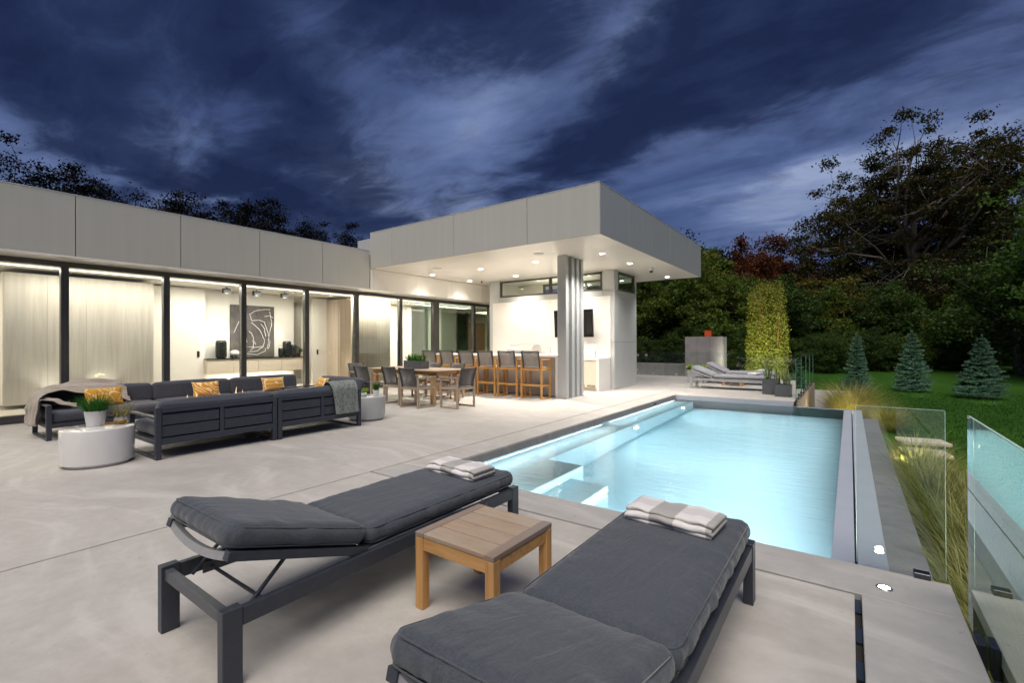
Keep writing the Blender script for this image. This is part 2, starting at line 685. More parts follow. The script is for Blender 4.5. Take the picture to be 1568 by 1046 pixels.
M['cush'] = fabric('charcoal_fabric', (.044, .051, .060), (.056, .063, .072))
M['cush_sofa'] = fabric('sofa_fabric', (.044, .049, .062), (.058, .062, .074))
M['cush_far'] = fabric('grey_lounger_fabric', (.20, .205, .22), (.24, .245, .26))
M['alloy'] = mat('pale_alloy', (.33, .33, .34), .4, .3, c2=(.37, .37, .38), nscale=20)
M['teak'] = wood('teak', (.52, .27, .09), (.60, .34, .13), (.38, .18, .055))
M['teak_z'] = wood('teak_upright', (.52, .27, .09), (.60, .34, .13), (.38, .18, .055), axis='Z')
M['teak_stool'] = wood('teak_stool', (.55, .27, .07), (.62, .33, .10), (.42, .18, .04), axis='Z')
M['teak_top'] = wood('teak_weathered_x', (.33, .22, .14), (.42, .30, .20), (.25, .165, .105), grey=(.38, .305, .23), rough=.7)
M['teak_top_y'] = wood('teak_weathered_y', (.27, .18, .12), (.34, .24, .17), (.20, .135, .09), axis='Y', grey=(.26, .225, .20), rough=.7)
M['teak_grey'] = wood('teak_greyed', (.36, .25, .15), (.44, .32, .20), (.28, .18, .10), grey=(.36, .31, .25), rough=.7)
M['ash'] = wood('pale_ash_panel', (.60, .565, .49), (.68, .645, .57), (.50, .47, .41), .35, 'Z', .5)
M['ash_brown'] = wood('warm_ash_panel', (.50, .42, .33), (.56, .48, .39), (.42, .35, .27), .35, 'Z', .5)
M['brown'] = wood('brown_veneer', (.23, .15, .10), (.29, .19, .13), (.17, .11, .075), .4, 'Z', .5)
M['mesh'] = mesh_cloth('grey_mesh_sling', (.30, .28, .255), .30)
M['mesh_dark'] = mesh_cloth('dark_mesh_sling', (.11, .105, .10), .22)
M['chair_rail'] = mat('dark_sling_rail', (.075, .07, .066), .6)
M['gloss_white'] = mat('glossy_white', (.74, .72, .68), .10, c2=(.66, .64, .60), nscale=1.6, ndetail=8, coat=.5)
M['matte_grey_table'] = mat('pale_grey_gloss', (.40, .41, .40), .3, c2=(.36, .37, .365), nscale=1.6, ndetail=8, coat=.2)
M['pot_white'] = mat('white_ceramic', (.68, .67, .66), .35, c2=(.64, .63, .62), nscale=4)
M['pot_dark'] = mat('dark_planter', (.085, .092, .10), .55, c2=(.075, .08, .088), nscale=6)
M['pot_grey'] = mat('grey_planter', (.30, .30, .31), .55, c2=(.34, .34, .35), nscale=6)
M['black_vase'] = mat('black_glazed', (.012, .013, .014), .18, c2=(.02, .022, .022), nscale=9)
M['steel'] = mat('brushed_steel', (.55, .54, .52), .3, .9, c2=(.6, .59, .57), nscale=14, stretch=(1, 1, 12))
M['beige'] = mat('beige_lacquer', (.58, .52, .43), .35, c2=(.60, .54, .45), nscale=2)
M['grey_front'] = mat('grey_counter_front', (.40, .38, .35), .4, c2=(.45, .43, .40), nscale=1.5, ndetail=7)
M['black'] = mat('black_plastic', (.012, .012, .014), .4)
M['screen'] = mat('dark_screen', (.012, .010, .012), .06, coat=.6)
M['floor_in'] = mat('indoor_floor', (.55, .50, .43), .3, c2=(.60, .55, .48), nscale=1.5)
M['soil'] = mat('soil', (.03, .022, .015), .95, c2=(.05, .038, .027), nscale=30, bump=.5, bscale=50)
M['led'] = emis('warm_led', (1.0, .86, .66), 2.2)
M['lens'] = emis('downlight_lens', (1.0, .93, .80), 28.0)
M['lens_pool'] = emis('pool_lamp_lens', (.85, .97, 1.0), 10.0)
M['lens_deck'] = emis('deck_lamp_lens', (1.0, .94, .84), 60.0)
M['flame'] = emis('gas_flame', (1.0, .66, .36), .8)
M['orange'] = mat('orange_enamel', (.60, .085, .02), .4, c2=(.52, .07, .02), nscale=6)
M['clear'] = glassy('clear_glass_face', (.96, .985, .975), 1.45, .0)
M['glass'] = glassy('window_glass', (.97, .985, .97), 1.45, .8)
M['fence_glass'] = glassy('fence_glass', (.90, .955, .935), 1.6, 1.9)
M['fence_glass_far'] = glassy('fence_glass_far', (.90, .93, .91), 1.5, 1.8)
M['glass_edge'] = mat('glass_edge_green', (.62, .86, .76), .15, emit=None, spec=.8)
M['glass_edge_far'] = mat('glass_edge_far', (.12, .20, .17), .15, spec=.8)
M['glass_dark'] = mat('dark_door_glass', (.030, .042, .024), .05, c2=(.045, .055, .035), nscale=2, coat=.3)
M['clamp'] = mat('clamp_metal', (.07, .075, .09), .28, .8, c2=(.09, .095, .11), nscale=12)
M['paver'] = mat('pale_paver', (.50, .44, .35), .7, c2=(.57, .51, .42), nscale=5, bump=.2)
M['picket'] = wood('grey_picket', (.30, .24, .19), (.38, .31, .25), (.2, .16, .13), axis='Z', rough=.8)
M['bark'] = mat('bark', (.085, .070, .056), .9, c2=(.15, .13, .11), nscale=5, stretch=(3, 3, .5), bump=.8, bscale=14)
M['bark_dark'] = mat('bark_dark', (.012, .011, .010), .9, c2=(.022, .02, .017), nscale=5, stretch=(3, 3, .5), bump=.8, bscale=14)
M['twig_red'] = mat('red_brown_twig', (.20, .075, .035), .8, c2=(.26, .11, .06), nscale=9)
M['lf_green'] = leaf_mat('leaf_green', [(.036, .066, .008), (.070, .112, .012), (.115, .155, .022)], clump=.5)
M['lf_deep'] = leaf_mat('leaf_deep_green', [(.018, .042, .006), (.038, .075, .012), (.070, .115, .020)], clump=.5)
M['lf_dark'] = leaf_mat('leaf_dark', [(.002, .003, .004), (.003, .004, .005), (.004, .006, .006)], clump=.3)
M['lf_olive'] = leaf_mat('leaf_olive', [(.055, .068, .010), (.10, .11, .016), (.16, .13, .024)], clump=.6)
M['lf_rust'] = leaf_mat('leaf_rust', [(.035, .014, .006), (.095, .028, .010), (.15, .042, .012)], clump=.5)
M['lf_oak'] = leaf_mat('leaf_oak_turning', [(.014, .026, .007), (.028, .044, .010), (.065, .034, .010), (.030, .050, .012)], clump=.35)
M['lf_bright'] = leaf_mat('leaf_bright_green', [(.040, .085, .012), (.070, .14, .020), (.11, .18, .03)], clump=.5)
M['lf_hornbeam'] = leaf_mat('leaf_hornbeam', [(.12, .11, .010), (.16, .19, .022), (.26, .28, .05)], clump=1.6)
M['lf_spruce'] = leaf_mat('needle_blue', [(.040, .085, .050), (.070, .13, .085), (.12, .20, .14)], clump=2.5, sub=.15)
M['lf_grass'] = leaf_mat('fountain_grass', [(.22, .22, .045), (.34, .32, .09), (.46, .42, .18)], clump=3, sub=.45)
M['lf_grass_dark'] = leaf_mat('bed_grass', [(.10, .13, .022), (.26, .28, .07), (.48, .46, .22)], clump=2.2, sub=.4)
M['lf_pot'] = leaf_mat('pot_grass', [(.020, .090, .010), (.035, .14, .016), (.06, .19, .03)], clump=9)
M['lf_straw'] = leaf_mat('straw_plant', [(.22, .19, .08), (.30, .27, .13), (.38, .35, .19)], clump=9)
M['lf_snake'] = leaf_mat('snake_plant', [(.05, .10, .03), (.10, .16, .07), (.28, .31, .18)], clump=14, sub=.1)
M['lf_lime'] = leaf_mat('lime_shrub', [(.20, .34, .02), (.30, .45, .04), (.40, .55, .07)], clump=8)
M['lawn_blade'] = leaf_mat('lawn_blade', [(.020, .070, .006), (.032, .10, .009), (.05, .13, .014)], clump=.6)


def lawn_mat():
    m = bpy.data.materials.new('lawn')
    m.use_nodes = True
    t = NT(m.node_tree)
    p = t.n['Principled BSDF']
    co = t.world_co()
    a = t.noise(co, .35, 4, .6)
    b_ = t.noise(co, 14, 6, .7)
    c = t.ramp(t.math('ADD', t.math('MULTIPLY', a, .5), t.math('MULTIPLY', b_, .5)),
               [(.35, (.014, .048, .004)), (.5, (.024, .075, .007)), (.65, (.038, .10, .011))])
    t.put(p.inputs['Base Color'], c)
    p.inputs['Roughness'].default_value = .95
    p.inputs['Specular IOR Level'].default_value = .1
    t.put(p.inputs['Normal'], t.bump(b_, .8, .03))
    return m


M['lawn'] = lawn_mat()


def plaster_mat():
    m = bpy.data.materials.new('pool_plaster')
    m.use_nodes = True
    t = NT(m.node_tree)
    p = t.n['Principled BSDF']
    co = t.world_co()
    n = t.noise(co, 1.2, 5, .6)
    t.put(p.inputs['Base Color'], t.mix(n, (.44, .68, .76, 1), (.52, .73, .80, 1)))
    p.inputs['Roughness'].default_value = .7
    t.put(p.inputs['Normal'], t.bump(t.noise(co, 40, 3, .6), .1, .003))
    return m


M['plaster'] = plaster_mat()


def water_mat():
    m = bpy.data.materials.new('pool_water')
    m.use_nodes = True
    t = NT(m.node_tree)
    t.n.clear()
    co = t.world_co()
    h = t.noise(t.mapping(co, (1.0, 2.6, 1), (0, 0, R(10))), 2.2, 3, .5, .4)
    h2 = t.noise(t.mapping(co, (2, 5, 1), (0, 0, R(-14))), 5.0, 2, .5)
    nm = t.bump(t.math('ADD', h, t.math('MULTIPLY', h2, .30)), .10, .06)
    g = t.add('ShaderNodeBsdfRefraction')
    g.inputs['IOR'].default_value = 1.33
    g.inputs['Roughness'].default_value = .03
    g.inputs[0].default_value = (.96, 1.0, 1.0, 1)
    t.put(g.inputs['Normal'], nm)
    gl = t.add('ShaderNodeBsdfGlossy')
    gl.inputs['Roughness'].default_value = .06
    t.put(gl.inputs['Normal'], nm)
    fr = t.add('ShaderNodeFresnel')
    fr.inputs[0].default_value = 1.33
    t.put(fr.inputs['Normal'], nm)
    mx = t.add('ShaderNodeMixShader')
    t.put(mx.inputs[0], fr.outputs[0])
    t.l.new(g.outputs[0], mx.inputs[1])
    t.l.new(gl.outputs[0], mx.inputs[2])
    o = t.add('ShaderNodeOutputMaterial')
    t.l.new(mx.outputs[0], o.inputs[0])
    return m


M['water'] = water_mat()


def pillow_mat(name, pattern):
    m = bpy.data.materials.new(name)
    m.use_nodes = True
    t = NT(m.node_tree)
    p = t.n['Principled BSDF']
    p.inputs['Roughness'].default_value = .9
    co = t.obj_co()
    if pattern == 'veins':
        v = t.add('ShaderNodeTexVoronoi', feature='DISTANCE_TO_EDGE')
        t.put(v.inputs['Vector'], t.mapping(co, (7, 7, 9), (.3, .2, .9)))
        v.inputs['Scale'].default_value = 1.1
        f = t.rng(v.outputs[0], .015, .045, 1, 0)
    elif pattern == 'leaves':
        wv = t.add('ShaderNodeTexWave', wave_type='BANDS', bands_direction='DIAGONAL')
        wv.inputs['Scale'].default_value = 7
        wv.inputs['Distortion'].default_value = 9
        wv.inputs['Detail'].default_value = 1
        wv.inputs['Detail Scale'].default_value = 1.3
        t.put(wv.inputs['Vector'], co)
        f = t.rng(wv.outputs[1], .72, .86, 0, 1)
    else:
        br = t.add('ShaderNodeTexBrick')
        t.put(br.inputs['Vector'], t.mapping(co, (1, 1, 1), (R(90), 0, R(90))))
        br.inputs['Scale'].default_value = 7
        br.inputs['Mortar Size'].default_value = .035
        f = br.outputs[1]
    base = t.mix(t.noise(co, 9, 4, .6), (.50, .24, .018, 1), (.60, .31, .03, 1))
    t.put(p.inputs['Base Color'], t.mix(f, base, (.78, .62, .40, 1)))
    t.put(p.inputs['Normal'], t.bump(t.noise(co, 180, 2, .6), .3, .003))
    return m


for k in ('veins', 'leaves', 'tiles'):
    M['pil_' + k] = pillow_mat('mustard_' + k, k)


def towel_mat():
    m = bpy.data.materials.new('striped_towel')
    m.use_nodes = True
    t = NT(m.node_tree)
    p = t.n['Principled BSDF']
    p.inputs['Roughness'].default_value = .95
    co = t.obj_co()
    s = t.add('ShaderNodeSeparateXYZ')
    t.put(s.inputs[0], co)
    x = t.math('ADD', s.outputs[0], t.math('MULTIPLY', t.noise(co, 12, 2), .01))
    a = t.rng(t.math('ABSOLUTE', t.math('ADD', x, .02)), .058, .064, 1, 0)
    b_ = t.rng(t.math('ABSOLUTE', t.math('SUBTRACT', x, .235)), .045, .05, 1, 0)
    y = s.outputs[1]
    c1 = t.mix(t.math('MAXIMUM', a, b_), (.74, .71, .68, 1), (.42, .40, .375, 1))
    band = t.rng(t.math('ABSOLUTE', t.math('SUBTRACT', y, .02)), .042, .046, 1, 0)
    c1 = t.mix(t.math('MULTIPLY', band, .28), c1, (.30, .29, .29, 1))
    t.put(p.inputs['Base Color'], c1)
    t.put(p.inputs['Normal'], t.bump(t.noise(co, 260, 3, .7), .6, .004))
    return m


M['towel'] = towel_mat()
M['towel_white'] = mat('white_towel', (.68, .66, .63), .95, c2=(.72, .70, .67), nscale=9, bump=.6, bscale=260)


def throw_mat(name, a, b_, knit):
    m = bpy.data.materials.new(name)
    m.use_nodes = True
    t = NT(m.node_tree)
    p = t.n['Principled BSDF']
    p.inputs['Roughness'].default_value = .95
    p.inputs['Sheen Weight'].default_value = .3
    co = t.obj_co()
    if knit:
        v = t.add('ShaderNodeTexVoronoi')
        t.put(v.inputs['Vector'], t.mapping(co, (6, 26, 17)))
        v.inputs['Scale'].default_value = 1.25
        f = t.rng(v.outputs[0], .2, .5, .8, 0)
    else:
        f = t.noise(co, 14, 6, .7)
    t.put(p.inputs['Base Color'], t.mix(f, (*a, 1), (*b_, 1)))
    t.put(p.inputs['Normal'], t.bump(t.math('ADD', t.noise(co, 90, 4, .7), f), .5, .006))
    return m


M['throw_beige'] = throw_mat('beige_throw', (.40, .35, .29), (.30, .255, .205), False)
M['throw_knit'] = throw_mat('grey_green_knit', (.20, .225, .20), (.085, .095, .09), True)


def art_mat():
    m = bpy.data.materials.new('chalk_canvas')
    m.use_nodes = True
    t = NT(m.node_tree)
    p = t.n['Principled BSDF']
    co = t.obj_co()
    p.inputs['Roughness'].default_value = .8
    n = t.noise(co, 2.2, 7, .65)
    t.put(p.inputs['Base Color'], t.mix(t.rng(n, .35, .7), (.050, .045, .042, 1), (.14, .125, .115, 1)))
    return m


M['canvas'] = art_mat()
M['chalk'] = mat('chalk_white', (.72, .70, .68), .9, c2=(.5, .48, .47), nscale=30)

# ================================================================== SETTING
# ---- lawn: one sheet to the horizon, with a hole-free drop under the terrace
bm = NB()
g = 40
V, F = [], []
xs = np.concatenate([[-700, -300, -120, -60], np.linspace(-40, -2, 20), [.3], np.linspace(2, 40, 20), [60, 120, 300, 700]])
ys = np.concatenate([[-700, -300, -120, -60], np.linspace(-40, 80, 61), [120, 300, 700]])
for yy in ys:
    for xx in xs:
        hgt = -0.90
        if yy > 24:
            hgt += min(5.0, (yy - 24) * .035)
        V.append((xx, yy, hgt))
nxg = len(xs)
for j in range(len(ys) - 1):
    for i in range(nxg - 1):
        F.append((j * nxg + i, j * nxg + i + 1, (j + 1) * nxg + i + 1, (j + 1) * nxg + i))
F = [f for f in F if not (-10 < sum(V[i][0] for i in f) / 4 < .3 and -2 < sum(V[i][1] for i in f) / 4 < 12)]
tag(mesh_obj('lawn', pydata('lawn', V, F, M['lawn'], True)), kind='structure')

# ---- terrace: base mass and the cast slabs on it
terr = obj('terrace', box(box(box(box(NB(), -11.3, -3.6, -8, 18.45, -1.2, -.035), -3.6, .425, -8, 3.37, -1.2, -.035),
                              -3.6, -1.0, 11.86, 18.45, -1.2, -.035), -17, -11.3, -8, 18.45, -1.2, -.036), M['joint'])
tag(terr, kind='structure')
SLABS = [(-11.16, -3.947, -3.6, 2.982, 'terrace'), (-11.16, -3.947, -8, -3.606, 'terrace'),
         (-11.16, -7.6, 2.988, 9.2, 'terrace'), (-7.595, -3.952, 2.988, 9.2, 'terrace'),
         (-11.16, -7.6, 9.205, 18.4, 'terrace'), (-7.595, -3.952, 9.205, 18.4, 'terrace'),
         (-3.930, .014, -3.0, 2.970, 'terrace'), (-3.935, .014, -8, -3.006, 'terrace'),
         (.043, .43, -3.0, 2.990, 'coping'), (.043, .43, -8, -3.006, 'coping'),
         (-3.935, -.60, 2.996, 3.385, 'coping'), (-.597, .43, 2.996, 3.385, 'coping'),
         (-3.935, -3.53, 3.389, 7.6, 'terrace'), (-3.935, -3.53, 7.603, 11.8, 'terrace'),
         (-3.94, -1.0, 11.803, 18.4, 'terrace')]
for (x0, x1, y0, y1, mk) in SLABS:
    obj('slab', B(x0, x1, y0, y1, -.07, 0, .003), M[mk], terr)
# drain slot cover seen in the gap between the slabs
for k in range(9):
    obj('drain_bar', B(.016, .041, 2.96 - .28 * k - .13, 2.96 - .28 * k, -.03, -.022), M['drain'], terr)

# ---- pool: shell, bench, steps, weir and gutter, water
pool = thing('swimming_pool', 'long lit turquoise pool with a flush right edge beside the terrace', 'swimming pool', (0, 0, 0))
P0, P1, Q0, Q1 = -3.53, -.105, 3.385, 11.80
obj('pool_floor', B(P0 - .1, P1 + .1, Q0 - .1, Q1 + .1, -1.55, -1.42), M['plaster'], pool)
obj('pool_wall', B(P0 - .07, P0, Q0 - .07, Q1 + .07, -1.45, -.071), M['plaster'], pool)
obj('pool_wall', B(P1 + .001, .019, Q0 - .002, Q1 + .12, -1.45, -.16), M['plaster'], pool)
obj('pool_wall', B(P0, P1, Q0 - .07, Q0, -1.45, -.071), M['plaster'], pool)
obj('pool_wall', B(P0, P1, Q1, Q1 + .07, -1.45, -.16), M['plaster'], pool)
obj('tile_band', B(P0 - .005, P0 + .012, Q0, Q1, -.145, -.012), M['terrace'], pool)
obj('tile_band', B(P0 + .012, -1.0, Q1 - .012, Q1 + .002, -.145, -.012), M['weir_stone'], pool)
obj('bench', B(P0, -3.10, 5.051, Q1, -1.45, -.36, .012), M['plaster'], pool)
obj('bench', B(P0, -2.60, Q0, 5.05, -1.45, -.36, .012), M['plaster'], pool)
obj('step', B(-2.60, -2.15, Q0, 4.75, -1.45, -.62, .012), M['plaster'], pool)
obj('step', B(-2.15, -1.70, Q0, 4.45, -1.45, -.90, .012), M['plaster'], pool)
obj('weir', B(P1 - .0, .020, Q0, Q1 + .12, -.16, -.113), M['weir_stone'], pool)
obj('weir', B(-1.0, P1, Q1, Q1 + .12, -.16, -.113), M['weir_stone'], pool)
obj('gutter_slot', B(.0205, .0345, Q0, Q1 + .12, -.5, -.20), M['drain'], pool)
obj('outer_slab', B(.0345, .19, Q0 + .004, Q1 + .12, -.6, -.105, .003), M['weir_stone'], pool)
obj('lower_ledge', B(.191, .44, Q0 + .004, Q1 + .12, -1.2, -.27, .003), M['dark_stone'], pool)
obj('lower_ledge', B(-1.0, .44, Q1 + .121, Q1 + .36, -1.2, -.30, .003), M['dark_stone'], pool)
wt = obj('water', B(P0 + .0125, P1 + .0005, Q0 + .001, Q1 - .0125, -1.425, -.110), M['water'], pool)
tag(wt, 'clear turquoise water lit from below')
# skimmer inlet marks on the far end of the left wall
obj('inlet', B(P0 + .0125, P0 + .018, 10.2, 10.34, -.085, -.045), M['frame'], pool)


def lamp(name, kind, loc, energy, color=(1, .9, .75), size=.1, rot=(0, 0, 0), spot=90, blend=.6, parent=None, size_y=None):
    d = bpy.data.lights.new(name, kind)
    d.energy = energy
    d.color = color
    if kind == 'AREA':
        d.shape = 'DISK' if size_y is None else 'RECTANGLE'
        d.size = size
        if size_y is not None:
            d.size_y = size_y
    else:
        d.shadow_soft_size = size
    if kind == 'SPOT':
        d.spot_size = R(spot)
        d.spot_blend = blend
    o = bpy.data.objects.new(name, d)
    COL.objects.link(o)
    o.location = loc
    o.rotation_euler = rot
    if parent:
        o.parent = parent
    return o


# pool lamps in the bench face
PWAT = (.88, .97, 1.0)
for (lx, ly, lz, e, lab) in ((-3.09, 7.95, -.60, 46, 'round lamp in the pool bench, middle one of the glowing spots'),
                             (-3.09, 10.8, -.60, 34, 'round lamp in the pool bench, nearest the far corner'),
                             (-1.69, 4.0, -1.12, 20, 'round lamp below the pool steps, near the loungers')):
    t_ = thing('pool_lamp', lab, 'pool lamp', (lx, ly, lz), 0, 'underwater pool lamps')
    bmx = NB()
    bmesh.ops.create_cone(bmx, cap_ends=True, segments=20, radius1=.075, radius2=.075, depth=.02,
                          matrix=Matrix.Translation((.010, 0, 0)) @ Matrix.Rotation(R(90), 4, 'Y'))
    obj('lens', bmx, M['lens_pool'], t_)
    bmx = NB()
    bmesh.ops.create_cone(bmx, cap_ends=True, segments=20, radius1=.10, radius2=.09, depth=.012,
                          matrix=Matrix.Translation((.004, 0, 0)) @ Matrix.Rotation(R(90), 4, 'Y'))
    obj('trim_ring', bmx, M['steel'], t_)
    lamp('pool_lamp_light', 'AREA', (.04, 0, 0), e, PWAT, .12, (0, R(-90), 0), parent=t_)
for (a_, b_) in ((3.6, 7.4), (7.7, 11.5)):  # added fill lights below the coping, no real fittings, brightening the bench
    lamp('coping_fill_light', 'AREA', (P0 + .06, (a_ + b_) / 2, -.125), 7, PWAT, .05, (0, R(-48), 0), size_y=b_ - a_, parent=None)
lamp('coping_fill_light', 'AREA', (-2.6, Q0 + .05, -.125), 5, PWAT, 1.7, (R(40), 0, 0), size_y=.05)  # one more added fill, for the step tops
# unseen fill lamp added in the near wall, washing the length of the pool
t_ = thing('pool_lamp', 'added fill lamp, unseen, in the near pool wall below the coping', 'pool lamp', (-1.2, Q0 + .01, -.75), 0, 'underwater pool lamps')
bmx = NB()
bmesh.ops.create_cone(bmx, cap_ends=True, segments=20, radius1=.075, radius2=.075, depth=.02, matrix=Matrix.Rotation(R(90), 4, 'X'))
obj('lens', bmx, M['lens_pool'], t_)
lamp('pool_lamp_light', 'AREA', (0, .04, 0), 26, PWAT, .12, (R(90), 0, 0), parent=t_)
for (a_, b_) in ((3.7, 7.3), (7.8, 11.4)):  # fill lights added along the right wall, no lamps belong there
    lamp('weir_fill_light', 'AREA', (P1 - .02, (a_ + b_) / 2, -.22), 48, PWAT, .04, (0, R(90), 0), size_y=b_ - a_)

# ================================================================== HOUSE
house = thing('house', 'long flat-roofed modern house with grey fascia and a wall of windows', 'house', (-11.17, 0, 0))


def hp(name, bm, m, parent=house, **k):
    """part of the house given in world coordinates"""
    bmesh.ops.translate(bm, verts=bm.verts[:], vec=(11.17, 0, 0))
    return obj(name, bm, m, parent, **k)


FX = -10.5
cuts = [-6, -2.6, .6, 2.026, 3.543, 5.039, 6.546, 7.94]
for a, b_ in zip(cuts, cuts[1:]):
    hp('fascia_panel', B(FX - .03, FX, a + .006, b_ - .006, 2.785, 3.80, .003), M['panel'])
hp('fascia_backing', B(FX - .08, FX - .032, -6, 7.94, 2.80, 3.79), M['joint'])
cuts2 = [7.96, 8.05, 9.6, 11.15, 12.7, 14.2]
for a, b_ in zip(cuts2, cuts2[1:]):
    hp('fascia_panel', B(FX - .03, FX, a + .004, b_ - .004, 2.785, 3.327, .003), M['soffit'])
hp('fascia_backing', B(FX - .08, FX - .032, 7.94, 14.2, 2.80, 3.32), M['joint'])
hp('eaves_soffit', B(-11.14, FX - .001, -6, 14.2, 2.755, 2.783), M['soffit'])
hp('roof', B(-18, FX - .09, -6, 14.2, 3.30, 3.72), M['panel'])
hp('roof_edge', B(FX - .10, FX + .004, -6, 7.94, 3.802, 3.822), M['panel_cool'])
# head and sill
hp('window_head', B(-11.24, -11.10, -6, 13.9, 2.665, 2.752, .004), M['frame'])
hp('window_sill', B(-11.26, -11.10, -6, 13.9, .0, .13, .004), M['frame'])
hp('sill_track', B(-11.20, -11.098, -6, 13.9, .055, .063), M['char_light'])
mull = [-4.2, -2.7, -1.2, .4, 2.005, 3.507, 4.982, 6.50, 7.985, 9.55, 11.05, 13.0, 13.92]
for i, y in enumerate(mull):
    wd = .105 if y != 11.05 else .26
    fr = hp('mullion', B(-11.235, -11.105, y - wd / 2, y + wd / 2, .13, 2.665, .004), M['frame'])
    hp('mullion_groove', B(-11.104, -11.100, y - .006, y + .006, .13, 2.665), M['char_light'])
for a, b_ in zip(mull, mull[1:]):
    wa = .13 if a == 11.05 else .053
    wb = .13 if b_ == 11.05 else .053
    hp('window_pane', B(-11.172, -11.166, a + wa, b_ - wb, .13, 2.665), M['glass'])
# interior shell
hp('interior_floor', B(-16.5, -11.262, -6, 16, .05, .128), M['floor_in'])
hp('interior_ceiling', B(-16.5, -11.245, -6, 16, 2.70, 2.80), M['white_wall'])
BX = -13.2
hp('interior_wall', B(BX - .15, BX, 3.62, 7.30, .13, 2.70), M['white_wall'])
hp('interior_wall', B(BX - .15, BX, -6, 3.60, .13, 2.70), M['white_wall'])
hp('interior_wall', B(BX - .15, BX, 7.61, 11.70, .13, 2.70), M['white_wall'])
hp('interior_wall', B(-15.2, -15.05, 6, 16, .13, 2.70), M['grey_front'])
hp('interior_wall', B(-15.05, -13.35, 5.9, 6.05, .13, 2.70), M['white_wall'])
hp('interior_wall', B(BX - .15, BX, 12.75, 13.4, .13, 2.70), M['white_wall'])
hp('interior_wall', B(-16.4, -16.2, 13.4, 22, .13, 2.75), M['white_wall'])
hp('door_leaf', B(BX + .22, BX + .27, 3.75, 4.88, .13, 2.66, .003), M['white_wall'])
hp('door_handle', B(BX + .27, BX + .285, 4.70, 4.75, .98, 1.13), M['black'])
hp('door_leaf', B(BX + .24, BX + .30, 7.70, 8.50, .13, 2.66, .003), M['white_wall'])
hp('door_handle', B(BX + .30, BX + .315, 7.84, 7.89, .98, 1.13), M['black'])
# pale vertical wood boards in the first two windows
yy = 1.41
k = 0
while yy < 3.60:
    wdt = (.56, .55, .56, .55)[k % 4]
    y2 = min(yy + wdt, 3.62)
    hp('wall_board', B(-12.30, -12.25 + .004 * ((k * 7) % 3), yy + .0007, y2 - .0007, .20, 2.62), M['ash'])
    yy = y2
    k += 1
hp('board_core', B(-13.1, -12.31, 1.40, 3.62, .20, 2.62), M['ash'])
# wood-clad closet between windows five and six
yy = 8.19
while yy < 8.75:
    hp('wall_board', B(-12.30, -12.25, yy + .001, yy + .139, .14, 2.62), M['ash_brown'])
    yy += .14
for k in range(4):
    hp('wall_board', B(-12.31 - .22 * (k + 1), -12.31 - .22 * k - .002, 8.17, 8.19, .14, 2.62), M['ash_brown'])
hp('board_core', B(-13.19, -12.305, 8.192, 8.75, .14, 2.62), M['ash_brown'])
# door with glass to the garden in window seven and eight
hp('door_frame', B(BX + .01, BX + .08, 11.55, 11.76, .13, 2.66), M['white_wall'])
hp('door_frame', B(BX + .01, BX + .08, 12.68, 12.86, .13, 2.66), M['white_wall'])
hp('garden_door_pane', B(BX - .12, BX - .08, 11.7, 12.76, .13, 2.62), M['glass_dark'])
for (a, b_) in ((13.42, 13.52), (14.30, 14.42), (14.95, 15.05)):
    hp('door_frame', B(-13.30, -13.22, a, b_, .13, 2.60), M['frame'])
hp('garden_door_pane', B(-13.27, -13.25, 13.52, 14.95, .13, 2.55), M['glass_dark'])
for k in range(6):
    hp('wall_board', B(-15.6, -15.56, 16.9 + .36 * k, 17.255 + .36 * k, .14, 2.35), M['brown'])
hp('interior_floor', B(-16.5, -10.6, 16.01, 21, .03, .128), M['floor_in'])
hp('interior_ceiling', B(-16.5, -9.75, 14.25, 21, 2.78, 2.85), M['white_wall'])
hp('cove_strip', B(-11.73, -11.70, -6, 13.8, 2.682, 2.696), M['led'])

# sheer pleated curtain behind the sixth window
V, F = [], []
ny_ = 150
for i in range(ny_ + 1):
    y = 8.08 + 1.40 * i / ny_
    x = -11.55 + .022 * math.sin(i * 1.05) + .008 * math.sin(i * .31)
    V += [(x, y, .15), (x, y, 2.66)]
for i in range(ny_):
    a = 2 * i
    F.append((a, a + 2, a + 3, a + 1))
cur_m = mat('sheer_curtain', (.72, .68, .58), .9, c2=(.66, .62, .53), nscale=3)
cu = mesh_obj('curtain', pydata('curtain', V, F, cur_m, True))
sm = cu.modifiers.new('thickness', 'SOLIDIFY')
sm.thickness = .006
tag(cu, 'pale pleated curtain drawn across the window left of the dining table', 'curtain')

# interior lights (rooms are lit)
WARM = (1.0, .92, .81)
for (y0, y1, x, e) in ((-5, 1.2, -12.2, 75), (1.4, 3.7, -11.72, 19), (3.8, 7.4, -11.95, 62), (7.9, 9.5, -11.38, 15), (9.6, 11.5, -12.2, 62), (11.5, 14.0, -12.2, 22)):
    lamp('room_light', 'AREA', (x, (y0 + y1) / 2, 2.66), e, WARM, .5 if x < -12 else .25, (0, 0, 0), size_y=(y1 - y0) * .9)
lamp('room_light', 'AREA', (-13.5, 17.5, 2.7), 60, (1, .8, .55), 1.2, (0, 0, 0), size_y=2.5)
lamp('room_light', 'AREA', (-14.2, 9.5, 2.6), 12, (1, .9, .7), 1.0, (0, 0, 0), size_y=2.5)

